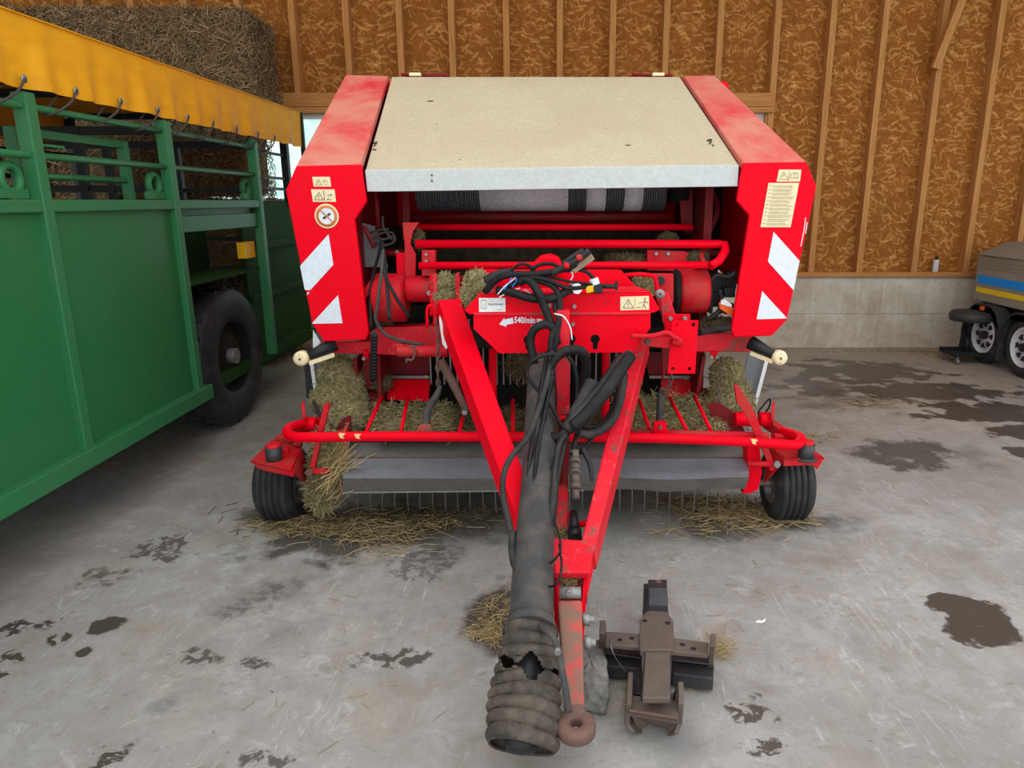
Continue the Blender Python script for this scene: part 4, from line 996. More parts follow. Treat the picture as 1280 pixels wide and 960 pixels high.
# ---- gauge wheels with brackets
def gauge(cx, cy, out, top, flange, inner, drop):
    pass
for side in (-1, 1):
    cxp = 355.5 if side < 0 else 982
    c = at(cxp, 617, 3.42); c.z = .19
    w0 = wheel('gauge_wheel', (c.x, 3.42, .19), .19, .205, .10, bl, M['rubber'], M['steel_edge'], ribs=5, out=-side)
    X = lambda px, py, Y: at(px, py, Y)
    if side < 0:
        zb_k = .425; top = [atZ(313,576,zb_k), atZ(366,588,zb_k), atZ(378,562,zb_k), atZ(340,549,zb_k)]
        a0, a1 = top[0], top[1]; lipq = [a0, a1, a1+Vector((0,0,-.032)), a0.lerp(a1,.35)+Vector((0,0,-.036)), a0.lerp(a1,.15)+Vector((0,0,-.03))]
        tri_ = [a1, top[2], top[2]+Vector((0,.02,-.05)), X(385,607,3.34)]
        postp = (342,566); q = (356,561)
    else:
        zb_k = .425; top = [atZ(1031,572,zb_k), atZ(980,574,zb_k), atZ(962,556,zb_k), atZ(1000,549,zb_k)]
        a0, a1 = top[0], top[1]; lipq = [a0, a1, a1+Vector((0,0,-.036)), a0.lerp(a1,.3)+Vector((0,0,-.036)), a0.lerp(a1,.15)+Vector((0,0,-.06))]
        tri_ = [a1, top[2], top[2]+Vector((0,.02,-.05)), X(954,604,3.34)]
        postp = (1008,562); q = (990,556)
    br = MB().prism(top, (0,0,-.012)).build('wheel_bracket', M['red_dusty'], bl, .003)
    MB().prism(lipq, (0,.012,0)).build('bracket_lip', M['red_dusty'], br, .003)
    MB().prism(tri_, (side*.012,0,0)).build('bracket_cheek', M['red_dusty'], br, .003)
    pc = atZ(*postp, .46)
    MB().cyl(pc-Vector((0,0,.05)), pc+Vector((0,0,.03)), .038, n=20).ball(pc+Vector((0,0,-.045)),.06,16,(1,.8,.22)).build('greasy_pivot', M['rust_dark'], br)
    MB().cyl(pc+Vector((0,0,.02)), pc+Vector((0,0,.045)), .034, .03, n=20).build('pivot_cap', M['red_dusty'], br)
    MB().cyl(atZ(*q,.44)-Vector((0,0,.03)), atZ(*q,.44)+Vector((0,0,.015)), .022, n=16).build('pivot_stub', M['red_dusty'], br)
    e = X(955 if side > 0 else 384, 590, 3.5)
    MB().cyl((c.x-side*.15,3.42,.19),(c.x,3.42,.19),.016).build('wheel_axle', M['steel_edge'], br)
    # arm that joins bracket to the pickup
    a_ = atZ(348,553,.44) if side < 0 else atZ(996,553,.44); b_ = X(388,530,3.5) if side < 0 else X(958,528,3.5)
    MB().beam(a_, b_, .05, .05).build('swivel_arm', M['red_dusty'], br, .005)
    a_ = X(352,553,3.4) if side < 0 else X(966,545,3.35); b_ = X(377,556,3.4) if side < 0 else X(996,549,3.4)
    MB().cyl(a_, b_, .017, n=14).build('link_rod', M['red_dusty'], br)
# discs, cylinders and long arms at the pickup ends
def arm(name, l, w, m, parent=bl, d=.012, up=(1,0,0)):
    mb = MB()
    for i in range(len(l)-1):
        a_, b_ = at(*l[i]), at(*l[i+1]); mb.beam(a_, b_, w, d, up=up)
    return mb.build(name, M[m], parent, .002)
plate('adjuster_arm', [(405,506),(409,504),(411,509),(402,545),(391,594),(386,592),(395,545)], 3.14, .03, M['red_dusty'], bl)
plate('adjuster_arm', [(918,481),(924,483),(941,510),(953,540),(966,575),(968,588),(963,589),(958,574),(940,535),(930,515),(921,503)], 3.14, .02, M['red_dusty'], bl)
for x, Y, m in ((380,3.4,'red_dusty'),(966,3.4,'red_dusty')):
    c = at(x,517,Y); MB().lathe([(.002,-.007),(.060,-.007),(.060,.007),(.002,.007)], c, (1,.35 if x < 500 else -.35,0), 32).build('hole_disc', M[m], bl, .002)
for l in ((381,396,530),(918,937,524),(949,963,524)):
    a_, b_ = at(l[0],l[2],3.4), at(l[1],l[2],3.4); b_.z = a_.z; MB().cyl(a_, b_, .036, n=22).build('spring_can', M['red'], bl, .006)
for l in ((388,413,589,3.14),(934,966,580,3.14)):
    a_, b_ = at(l[0],l[2],l[3]), at(l[1],l[2],l[3]); b_.z = a_.z; MB().cyl(a_, b_, .014, n=14).build('cross_rod', M['red_dusty'], bl)
bolts([(387,590)],3.13,5.5,bl,'pivot_bolt',M['ring']); bolts([(971,580)],3.13,5,bl,'pivot_bolt')
MB().tube(P([(948,518,3.45),(950,512,3.45),(961,499,3.45),(963,500,3.45),(961,510,3.45),(951,521,3.45)]), .005, 6, closed=True, sub=2).build('slotted_lever', M['plastic'], bl)
tubep('spring_lever', [(392,501,3.3),(398,515,3.3),(402,520,3.3)], None, .009, M['plastic'], bl)
tubep('bent_rod', [(936,508,3.4),(941,518,3.4),(941,532,3.38),(935,537,3.36)], None, .007, M['steel_edge'], bl)
# ---- gearbox shield
SY = 3.0
uf = MB().prism(P([(580,388),(600,366.5),(812,363.5),(825,387),(818,391),(586,393)], SY), (0,.03,0)).build('shield_channel', M['red'], bl, .004)
MB().prism([*P([(597,367),(813,364)], SY), *P([(796,357.5),(604,361)], SY+.16)], (0,.0,-.006)).build('shield_shelf', M['red_scuff'], uf, .002)
# lower shield with key holes, built as a grid-free outline with bridging slits
def holed(name, outer, holes, Y, t, m, parent):
    cu = bpy.data.curves.new(name, 'CURVE'); cu.dimensions = '2D'; cu.fill_mode = 'BOTH'; cu.extrude = t/2
    for ring in [outer]+holes:
        sp = cu.splines.new('POLY'); sp.points.add(len(ring)-1); sp.use_cyclic_u = True
        for i, (x, y) in enumerate(ring):
            p = at(x, y, Y); sp.points[i].co = (p.x, p.z, 0, 1)
    ob = bpy.data.objects.new('tmp', cu); COL.objects.link(ob); bpy.context.view_layer.update()
    me = bpy.data.meshes.new_from_object(ob.evaluated_get(bpy.context.evaluated_depsgraph_get()))
    bpy.data.objects.remove(ob)
    me.transform(Matrix(((1,0,0,0),(0,0,-1,Y+t/2),(0,1,0,0),(0,0,0,1))))
    me.materials.clear(); me.materials.append(m); o = bpy.data.objects.new(name, me); COL.objects.link(o)
    hang(o, parent); return o
def keyhole(cx, cy):
    top = [(cx+6*math.cos(a), cy-6*math.sin(a)) for a in [math.pi*(-.32+i*.164) for i in range(11)]]
    return top+[(cx-3.2,cy+5),(cx-3.2,cy+11),(cx-2,cy+13),(cx+2,cy+13),(cx+3.2,cy+11),(cx+3.2,cy+5)]
sh = holed('gearbox_shield', [(592,391),(813,390.5),(813,410),(790,440.5),(624,441.5),(592,411)], [keyhole(660,425),keyhole(714,424),keyhole(744,424)], SY+.004, .006, M['red'], bl)
sh['label'] = 'bright red front shield with key holes'
MB().beam(at(592,392.5,SY), at(813,391.5,SY), .012, .012).build('fold_lip', M['red_scuff'], sh, .003)
holed('channel_holes', [(632,377),(700,377),(700,384),(632,384)], [], SY-.001, .001, M['red'], uf) if False else None
for x, y in ((634,379.5),(650,379.5),(756,379),(772,379)): MB().cyl(at(x,y,SY-.001), at(x,y,SY+.002), .0042, n=12).build('bolt_hole', M['plastic'], uf)
bolts([(718,383),(716,405),(687,382)],SY-.004,3.0,sh)
# lettering on the shield: 540/min with an arrow
def text(body, px, py, hpx, Y, m, parent, name, tilt=0, wscale=1, align='CENTER', bold=.0):
    cu = bpy.data.curves.new(name, 'FONT'); cu.body = body; cu.align_x = align; cu.align_y = 'CENTER'; cu.extrude = .0006; cu.offset = bold
    ob = bpy.data.objects.new('tmp', cu); COL.objects.link(ob); bpy.context.view_layer.update()
    me = bpy.data.meshes.new_from_object(ob.evaluated_get(bpy.context.evaluated_depsgraph_get())); bpy.data.objects.remove(ob)
    c = at(px, py, Y); s = hpx*ps(c)/.72
    me.transform(Matrix.Translation(c) @ Matrix.Rotation(tilt, 4, 'Y') @ Matrix(((1,0,0,0),(0,0,-1,0),(0,1,0,0),(0,0,0,1))) @ Matrix.Diagonal((s*wscale,s,1,1)))
    me.materials.clear(); me.materials.append(m); o = bpy.data.objects.new(name, me); COL.objects.link(o); hang(o, parent); return o
text('540/min', 656, 400.5, 7.5, SY-.001, M['white'], sh, 'speed_lettering', R(1), .78, bold=.028)
def dec(name, pix, Y, m, parent, t=.0015): return MB().prism([at(x,y,Y) for x, y in pix], (0,t,0)).build(name, m, parent)
dec('rotation_arrow', [(624,405.5),(630,397.8),(631,399.4),(641,397.2),(642,404.2),(633,406),(633,408.5)], SY-.0005, M['white'], sh)
dec('arrow_tail', [(671,398.5),(677,399),(679,402),(671,405)], SY-.0005, M['white'], sh)
lines(MB(), [(664,407,669,407)], SY-.0005, .003).build('arrow_dash', M['white'], sh)
s1 = dec('name_sticker', [(598.5,372.5),(631.5,372.5),(632,389.5),(599,390)], SY-.002, M['label_white'], uf)
lines(MB(), [(601,376,608,376),(601,376,601,385.5),(608,376,608,385.5),(601,385.5,608,385.5),(602,373.5,602,376),(604.5,373.5,604.5,376),(607,373.5,607,376),(603,380,606,380),(603,383,606,383),(620,387,628,387)], SY-.0035, .0014).build('sticker_logo', M['ink_grey'], s1)
text('RVAL STR KAD', 619.5, 380.5, 2.6, SY-.0035, M['ink'], s1, 'sticker_lettering', 0, .78)
lines(MB(), [(611,373.5,616,373.5),(616,373.5,616,376.5),(611,376.5,616,376.5)], SY-.0035, .001).build('sticker_mark', M['ink_orange'], s1)
s1 = dec('warning_sticker', [(775.5,371),(811,370),(811.5,387),(775.5,388)], SY-.002, M['label_cream'], uf)
lines(MB(), tri(785.5,379.5,6.5,5.5), SY-.0035, .0018).build('warning_symbol', M['ink'], s1)
lines(MB(), [(796,384,801,384.5),(803,386,805,380),(805,380,808,386),(805,380,806,375),(803,378,809,377),(799,379,802,378)], SY-.0035, .0018).ball(at(806,373.5,SY-.003),.003,8).build('figure_symbol', M['ink'], s1)
lines(MB(), [(805,374,809,372),(808,376,810,380)], SY-.0035, .0018).build('figure_colour', M['ink_orange'], s1)
lines(MB(), [(794,371.5,793.8,386.5)], SY-.0033, .001).build('divider', M['ink_grey'], s1)
# upper shield behind the hoses, and the red dome
MB().prism(P([(590,351),(601,337),(776,337.5),(793,356),(795,361),(600,362)], 3.20), (0,.02,0)).build('rear_shield', M['red'], bl, .004)
MB().prism(P([(666,337),(668,328),(676,321),(688,319),(699,323),(704,334),(704,345),(666,345)], 3.16), (0,.12,0)).build('gearbox_dome', M['red'], bl, .01)
MB().box((at(600,350,3.2).x,3.2,at(600,358,3.2).z-.03),(at(793,350,3.2).x,3.5,at(600,358,3.2).z-.01)).build('gearbox_deck', M['dark'], bl)  # dark colour stands in for shade behind the shield
# tubes and hook to the right of the shelf
tubep('bent_strap', [(781,344),(800,343),(815,345),(820,352),(822,372)], 3.25, .010, M['red'], bl)
plate('right_link', [(812,342),(842,342),(842,378),(827,395),(820,372),(812,365)], 3.34, .02, M['red_dusty'], bl, .004)
plate('right_link', [(824,362),(836,366),(846,398),(834,418),(828,400)], 3.2, .02, M['red_scuff'], bl, .004)
MB().lathe([(.006,0),(.021,0),(.021,.02),(.006,.02)], at(824.5,367,3.18), (0,-1,0), 20).build('pivot_bolt', M['bolt'], bl)
MB().cyl(at(826,351,3.33), at(826,351,3.335), .02, n=18).build('access_hole', M['plastic'], bl)
# bracket plate with four holes
plate('bracket_stub', [(831,393),(863,392.5),(863,420),(831,420)], 3.12, .012, M['red'], bl, .003)
bolts([(838,398),(856,398)],3.115,3.2,bl)
bp = holed('tool_bracket_plate', [(840.5,400.5),(873,400.5),(869,467),(834.5,467)], [[(x+2.4*math.cos(a),y+2.4*math.sin(a)) for a in [2*math.pi*i/10 for i in range(10)]] for x, y in ((846,406),(867,406),(841,461),(862,461))], 3.0, .008, M['red'], bl)
tubep('locking_handle', [(788,420),(815,420),(833,416),(842,421),(848,424)], 2.94, .011, M['red_dusty'], bl)
plate('handle_bracket', [(801,423),(838,423),(836,436),(801,432)], 2.97, .05, M['red_dusty'], bl, .004)
MB().cyl(at(840,426,2.96), at(852,428,2.96), .022, n=16).build('handle_pin', M['red_dusty'], bl)
bolts([(809,427)],2.965,4,bl,'bolt',M['rust_dark'])
plate('rear_link', [(828,420),(838,420),(836,455),(828,478)], 3.15, .03, M['red_dark'], bl)
# black valve block on the right
vb = MB()
for (x0,y0,x1,y1,Y) in ((886,345,912,368,3.66),(889,366,905,384,3.62),(908,340,922,362,3.64),(886,358,893,392,3.6),(905,360,920,372,3.58)):
    a_, b_ = at(x0,y1,Y), at(x1,y0,Y); vb.box((a_.x,Y,a_.z),(b_.x,Y+.08,b_.z))
vb.build('valve_block', M['plastic'], bl, .006)
for l in ([(884,400),(895,392),(905,388),(918,390)],[(888,352),(896,344),(910,346),(920,340)],[(893,398),(902,380),(900,362)],[(905,392),(912,382),(921,384)]):
    tubep('hydraulic_pipe', l, 3.56, .012, M['plastic'], bl)
tubep('hose', [(873,415,3.3),(890,412,3.4),(902,411,3.42),(915,408,3.5)], None, .020, M['hose'], bl, n=12)
rf = plate('amber_reflector', [(899,379),(904,376),(916,384),(916,396),(912,394),(900,386)], 3.5, .02, M['orange'], bl)
MB().prism(P([(902,376),(906,374),(915,381),(914,384),(901,380)], 3.495), (0,.02,0)).build('reflector_top', M['label_white'], rf)
# left machinery: springs and pipes in the dark
for l in ([(465,300),(475,292),(490,291),(492,302),(480,307),(468,303)],[(468,296),(480,299),(492,295)],[(470,303),(484,306),(494,300),(490,290)],[(478,270),(480,285),(490,300)],[(460,292),(472,288),(486,286)]):
    tubep('control_cable', l, 3.7, .006, M['rubber_dust'], bl)
tubep('ram', [(468,240),(471,258),(473,288)], 3.75, .014, M['red_dark'], bl, smooth=False)
tubep('frame_rod', [(443,285),(456,284),(468,310)], 3.6, .011, M['red_dark'], bl, smooth=False)
plate('gas_strut_tab', [(452,365),(466,346),(468,350),(459,366),(462,366),(454,378)], 3.5, .006, M['red_dusty'], bl)
tubep('hose', [(477,300,3.5),(473,320,3.5),(466,345,3.5),(463,370,3.48),(464,412,3.45)], None, .008, M['hose'], bl)
tubep('hose', [(478,300,3.48),(481,340,3.42),(494,370,3.4),(512,397,3.4)], None, .008, M['hose'], bl)
tubep('hose', [(479,312,3.46),(477,340,3.42),(472,380,3.42),(470,400,3.42),(482,418,3.42),(505,427,3.42),(530,431,3.42)], None, .009, M['rubber_dust'], bl)
tubep('hose', [(480,318,3.46),(484,360,3.42),(487,400,3.42)], None, .009, M['rubber'], bl)
# ---- drawbar: two square arms, yoke, tongue and ring
def arm3(name, a_, b_, w, h, w2, h2, m, label=None):
    return MB().beam(a_, b_, w, h, (0,0,1), w2, h2).build(name, M[m], bl, .006, label)
la = arm3('drawbar_arm', at(560,384,3.32), at(664,674,2.32), .105, .10, .085, .10, 'red')
for x, y in ((587,487),(590,503),(609,540),(610,553)):
    MB().cyl(at(x,y,3.0-(y-487)*.004), at(x,y,3.0-(y-487)*.004)-Vector((.012,.006,0)), .012, n=6).build('bolt', M['bolt'], la)
dec2 = MB().prism(P([(549.5,394),(552,400),(560,432),(558,437),(553,430),(549,402)], 3.215), (0,.003,0)).build('arm_sticker', M['label_white'], la)
ra_ = arm3('drawbar_arm', at(801,430,3.30), at(735,700,2.24), .078, .11, .052, .11, 'red_scuff')
# central post (hose carrier)
cp = MB().prism(P([(696,388),(712,388),(712.5,470),(712,520),(696,520),(695,470)], 2.86), (0,.05,0)).build('centre_post', M['red_scuff'], bl, .004)
MB().tube(P([(712,521,2.84),(690,524,2.80),(673,529,2.78),(670,537,2.77),(674,543,2.77)]), .0105, 10).build('hose_hook', M['red'], cp)
MB().tube(P([(728,531,2.8),(736,541,2.77),(734,550,2.77)]), .011, 10).build('hose_hook', M['red'], cp)
tubep('post_foot', [(704,518,2.88),(705,560,2.8),(703,620,2.6)], None, .022, M['red_dark'], bl)
# yoke at the apex
yk = MB().prism([*P([(686,672),(744,676)],2.26), *P([(737,716),(693,716)],2.10)], (0,.015,-.03)).build('drawbar_yoke', M['red_scuff'], bl, .006)
MB().prism(P([(686,676,2.36),(694,712,2.16),(697,792,1.98),(692,790,2.0),(686,764,2.06),(683,700,2.3)]), (.014,0,0)).build('yoke_cheek', M['red'], yk, .003)
MB().prism(P([(746,668,2.36),(735,712,2.16),(730,800,1.96),(728,810,1.95),(731,760,2.04),(745,700,2.28)]), (-.014,0,0)).build('yoke_cheek', M['red'], yk, .003)
MB().prism(P([(693,714,2.17),(736,714,2.17),(735,740,2.11),(695,740,2.11)]), (0,.06,-.08)).build('yoke_core', M['red_dark'], yk)
MB().prism(P([(693,612,2.55),(697,608,2.56),(706,608,2.56),(710,616,2.55),(711,662,2.42),(694,662,2.42)]), (0,.03,0)).build('lever', M['red_scuff'], yk, .003)
MB().tube(P([(712,641,2.5),(722,655,2.44),(735,653,2.42)]), .012, 8).build('yoke_hoop', M['red'], yk)
MB().cyl(at(717,640,2.46), at(718,662,2.38), .014, .022, n=16).cyl(at(718,664,2.38), at(719,673,2.35), .026, n=20).build('cable_gland', M['plastic'], yk)
MB().cyl(at(699,741,2.06), at(726,741,2.06), .019, n=18).build('cross_pin', M['bolt'], yk)
bolts([(711,740)],2.04,4.5,yk)
for x, y, Y in ((688,771,2.0),(733,774,2.0),(735,803,1.94)):
    c = at(x,y,Y); sg = 1 if x > 710 else -1
    MB().cyl(c-Vector((sg*.012,0,0)), c+Vector((sg*.01,0,0)), .021, n=6).cyl(c, c+Vector((sg*.024,0,0)), .013, n=12).build('clevis_bolt', M['bolt'], yk)
tg = MB().beam(at(712,757,2.05), at(718,888,1.73), .078, .065, (0,0,1), .056, .05).build('tongue', M['red_rust'], bl, .008, 'rust-worn red tongue bar')
tc_ = at(720,909,1.68); tc_.z = max(tc_.z, .03)
ax = Vector((0,-.12,1)).normalized(); ro, ri = .056, .017
rp_ = [(ri,-.016),(ri+.008,-.022),(ro-.010,-.022),(ro,-.012),(ro,.012),(ro-.010,.022),(ri+.008,.022),(ri,.016)]
MB().lathe(rp_, tc_, ax, 40, closed=True).build('towing_eye', M['ring'], tg, label='rusty towing ring')
MB().beam(at(718,884,1.735), at(719.5,897,1.71), .05, .046, (0,0,1), .06, .04).build('eye_neck', M['ring'], tg, .006)
# ---- drive shaft tube with torn bellows
ds = MB().tube(P([(678,452,3.0),(676,500,2.82),(673,600,2.45),(667,700,2.12),(664,772,1.95)]), .066, 24, prof=lambda u: .058+.012*u).build('drive_shaft', M['rubber_dust'], bl, label='dusty grey plastic tube of the drive shaft')
MB().tube(P([(664,770,1.96),(663,792,1.90)]), .075, 28, prof=lambda u: .066+.02*u).build('tube_collar', M['rubber_dust'], ds)
# bellows: ribbed sleeve, torn near the top
A0, A1 = at(664,782,1.92), at(651,934,1.66)
def bellow(a_, b_, r0, r1, ribs, amp, name, gap=None, n=72, curve=0.0):
    m_ = ribs*8; d = (b_-a_); s_, t_, dn = frame_for(d); vs = []; fs = []
    for j in range(m_+1):
        u = j/m_
        for i in range(n):
            ph = 2*math.pi*i/n
            wob = 1+.05*math.sin(ph*2+u*4)+.03*math.sin(ph*3-u*9)
            rr = (r0+(r1-r0)*min(1,u*1.4))*wob + amp*(2.2*abs(math.sin(u*ribs*math.pi+.45*math.sin(ph+.5)+.25*math.sin(ph*2+u*7)))-1.2)
            p = a_+d*(u+.02*math.sin(ph+1.5)*math.sin(u*5)) + (s_*math.cos(ph)+t_*math.sin(ph))*rr
            vs.append(p)
    for j in range(m_):
        for i in range(n): fs.append((j*n+i, j*n+(i+1) % n, (j+1)*n+(i+1) % n, (j+1)*n+i))
    if gap:
        c, rx, rz = gap; keep = []
        for f in fs:
            q = sum((vs[k] for k in f), Vector())/4
            # removed where the sleeve is torn open on its front side
            d_ = q-O; px = CX+F*d_.x/(d_.y*CT-d_.z*ST); py = CY-F*(d_.y*ST+d_.z*CT)/(d_.y*CT-d_.z*ST)
            ang = (px-c[0])/rx; w_ = 1-ang*ang
            wav = rz*(.55+.45*math.sin(ang*7+1))*max(w_,0)
            front = (q-(a_+d*((q-a_).dot(d)/d.length_squared))).dot(O-q) > 0
            if front and w_ > 0 and c[1]+ang*9-wav < py < c[1]+ang*9+wav*.9: continue
            keep.append(f)
        fs = keep
    mb = MB(); mb.add(vs, fs, True); o = mb.build(name, M['bellows'], ds)
    so = o.modifiers.new('thickness', 'SOLIDIFY'); so.thickness = .006; so.offset = -1
    return o
bw = bellow(A0, A1, .066, .098, 9, .006, 'bellows', gap=((661,833), 40, 20))
bw['label'] = 'torn grey rubber bellows around the shaft joint'
MB().cyl(at(664,790,1.9), at(654,905,1.70), .045, n=18).build('inner_joint', M['plastic'], ds)
MB().ball(at(662,828,1.84), .04, 14).build('joint_cross', M['rust_dark'], ds)
MB().lathe([(.005,-.06),(.045,-.06),(.045,0),(.036,.015),(.005,.02)], A1+(A1-A0).normalized()*.0, (A1-A0), 24).build('shaft_yoke', M['plastic'], ds, .004)
tubep('securing_strap', [(676,783,1.86),(690,795,1.80),(697,810,1.78),(702,835,1.745),(707,862,1.70),(711,889,1.69)], None, .011, M['rubber_dust'], ds, n=6)
bolts([(697,813)],1.765,5,ds,'strap_buckle',M['steel_edge'])
# ---- hoses and cables
def hose(l, r, m='hose', name='hose', label=None): return tubep(name, l, 2.8, r*.88, M[m], bl, n=12, label=label)
hose([(606,365,2.98),(622,349,2.96),(640,343,2.94),(665,343,2.92),(690,340,2.92),(705,336,2.92),(725,328,2.94),(736,314,2.96)], .016)
hose([(608,353,3.0),(635,345,2.95),(680,349,2.9),(710,360,2.9),(735,358,2.95),(748,357,3.0)], .010)
hose([(622,363,2.96),(640,366,2.93),(665,373,2.90),(690,373,2.9),(708,364,2.92),(718,360,2.95)], .021)
hose([(650,353,2.93),(656,350,2.92),(664,353,2.9),(673,366,2.88),(680,383,2.88),(687,400,2.88),(693,415,2.86),(696,430,2.84)], .020)
hose([(662,343,2.96),(672,332,2.96),(690,330,2.96),(706,338,2.95),(722,337,2.95),(735,341,2.95),(743,350,2.96)], .009)
hose([(660,355,2.95),(664,335,2.95),(650,330,2.95),(640,340,2.95),(652,350,2.94),(680,345,2.93),(712,352,2.93),(765,358,2.95)], .007)
hose([(634,358,2.96),(660,350,2.93),(684,354,2.91),(697,365,2.9),(700,385,2.88),(698,405,2.86),(690,420,2.84),(688,440,2.82)], .015)
hose([(700,366,2.92),(694,383,2.9),(698,400,2.87),(696,420,2.84),(692,445,2.82),(690,470,2.78)], .013)
hose([(668,455,2.84),(665,440,2.85),(663,424,2.86),(668,412,2.86),(678,406,2.86),(688,407,2.86),(694,415,2.86)], .020)
hose([(693,560,2.66),(680,540,2.7),(678,510,2.75),(680,480,2.76),(690,455,2.76),(702,441,2.76),(718,437,2.76),(729,441,2.76),(733,455,2.78),(731,480,2.8),(722,505,2.82)], .022)
hose([(690,470,2.72),(680,500,2.7),(678,525,2.66),(684,543,2.62),(697,547,2.6),(708,538,2.62),(714,520,2.66)], .022)
hose([(714,540,2.64),(719,522,2.66),(732,497,2.7),(741,478,2.74)], .036, 'hose_dusty')
hose([(708,538,2.62),(725,518,2.64),(748,492,2.68),(770,464,2.74),(788,444,2.8)], .031, 'hose_dusty')
hose([(716,534,2.60),(735,516,2.62),(758,488,2.66),(775,463,2.72),(787,446,2.78)], .030, 'hose')
hose([(776,444,2.86),(755,475,2.8),(740,500,2.74),(725,530,2.68)], .016)
hose([(780,468,2.9),(775,500,2.8),(765,525,2.72),(750,538,2.68),(735,543,2.66),(722,541,2.64)], .021, 'hose_dusty')
hose([(776,478,2.9),(768,505,2.82),(758,524,2.74),(742,534,2.7),(726,532,2.68)], .014)
hose([(700,440,2.84),(710,445,2.76),(719,462,2.76),(722,490,2.76),(718,520,2.7)], .010)
hose([(711,544,2.62),(700,528,2.64),(690,510,2.68),(676,492,2.7),(664,478,2.72),(659,467,2.74),(662,455,2.74),(674,446,2.74),(690,443,2.75),(705,446,2.76)], .0085)
hose([(694,445,2.8),(688,480,2.7),(680,520,2.6),(672,560,2.5),(668,600,2.38),(662,650,2.24),(655,700,2.1),(648,716,2.06)], .010)
hose([(684,440,2.8),(678,480,2.7),(670,520,2.6),(664,560,2.5),(660,600,2.4),(655,650,2.25),(650,690,2.14),(656,716,2.05)], .010)
hose([(690,440,2.8),(684,475,2.7),(674,510,2.6),(660,545,2.5),(640,570,2.45),(630,592,2.40),(629,620,2.33),(638,660,2.22),(646,700,2.12),(650,716,2.08)], .0125, 'hose_dusty')
hose([(668,600,2.38),(658,640,2.28),(651,680,2.17),(653,714,2.08)], .008)
hose([(706,545,2.56),(699,560,2.5),(695,590,2.42),(692,620,2.32),(688,650,2.24),(681,680,2.15),(668,704,2.06),(652,716,2.04),(643,706,2.08),(640,685,2.14),(641,665,2.2)], .014, 'hose_dusty')
hose([(710,546,2.56),(705,560,2.48),(697,600,2.38),(694,640,2.28),(688,670,2.2),(676,700,2.1),(660,716,2.05),(645,718,2.05)], .0085)
hose([(700,548,2.56),(690,580,2.46),(682,610,2.4)], .006)
hose([(674,705,2.1),(686,705,2.07),(700,690,2.07),(699,670,2.12),(692,650,2.2)], .0045)
hose([(665,722,2.05),(685,733,2.0),(697,728,1.98),(702,708,2.02),(699,680,2.1)], .0045)
hose([(722,541,2.66),(718,556,2.6),(715,570,2.56)], .012)
hose([(745,540,2.7),(735,555,2.66),(725,566,2.6)], .010)
# push-pull coupling hanging from the bundle
cpl = MB()
for i, (y0, y1, r) in enumerate(((563,575,.018),(575,580,.022),(580,590,.019),(590,594,.023),(594,604,.018),(604,612,.021),(612,624,.016))):
    cpl.cyl(at(718+i*.2,y0,2.58-i*.02), at(718+i*.2+.2,y1,2.56-i*.02), r, n=18)
cpl.build('hydraulic_coupling', M['rust'], bl)
tubep('coupling_cap', [(728,560,2.6),(737,580,2.56),(740,600,2.5),(738,590,2.52)], None, .012, M['plastic'], bl, prof=lambda u: .013-.010*u)
# cable wires, connectors and red handle on the shelf
for l, m in (([(622,368),(632,357),(640,351),(646,345)],'white'),([(630,362),(636,354),(640,347)],'blue'),([(640,359),(646,350),(642,344)],'blue'),([(655,362),(661,365),(667,371)],'white'),([(712,352),(716,345),(714,339)],'white'),([(624,372),(634,366),(650,360)],'label_white')):
    tubep('wire', l, 2.93, .0025, M[m], bl, n=5)
tubep('white_tube', [(693,392),(705,396),(713,410),(715,425)], 2.82, .003, M['label_white'], bl, n=5)
MB().cyl(at(716,360,2.96), at(722,361,2.92), .022, n=18).build('grey_connector', M['label_white'], bl, .003)
MB().cyl(at(742,348,2.95), at(745,358,2.95), .019, n=14).build('grey_connector', M['label_white'], bl, .003)
MB().beam(at(732,362,2.95), at(742,360,2.95), .03, .03).build('yellow_connector', M['yellow_pl'], bl, .005)
MB().beam(at(742,361,2.95), at(753,360,2.95), .04, .04).build('black_connector', M['plastic'], bl, .006)
MB().cyl(at(752,358,2.95), at(772,358,2.95), .010, n=12).box(tuple(at(769,363,2.95)), tuple(at(772,351,2.97))).build('plug_lever', M['plastic'], bl)
wh = MB().beam(at(715,338,2.94), at(741,320,2.94), .035, .03).build('wooden_grip', M['wood_handle'], bl, .004)
MB().tube(P([(690,342),(705,334),(722,325),(737,313)], 2.91), .014, 10).tube(P([(703,331),(718,320),(730,313)], 2.92), .012, 8).build('plug_handle', M['plastic'], bl)
for x, y in ((708,332),(724,322)): MB().ball(at(x,y,2.88), .014, 10).build('red_cap', M['red_dusty'], bl)
tubep('dark_sleeve', [(608,352,2.99),(622,344,2.98),(640,341,2.98)], None, .022, M['plastic'], bl)
for x, y in ((737,312),(700,519),(711,543),(666,345)): pass
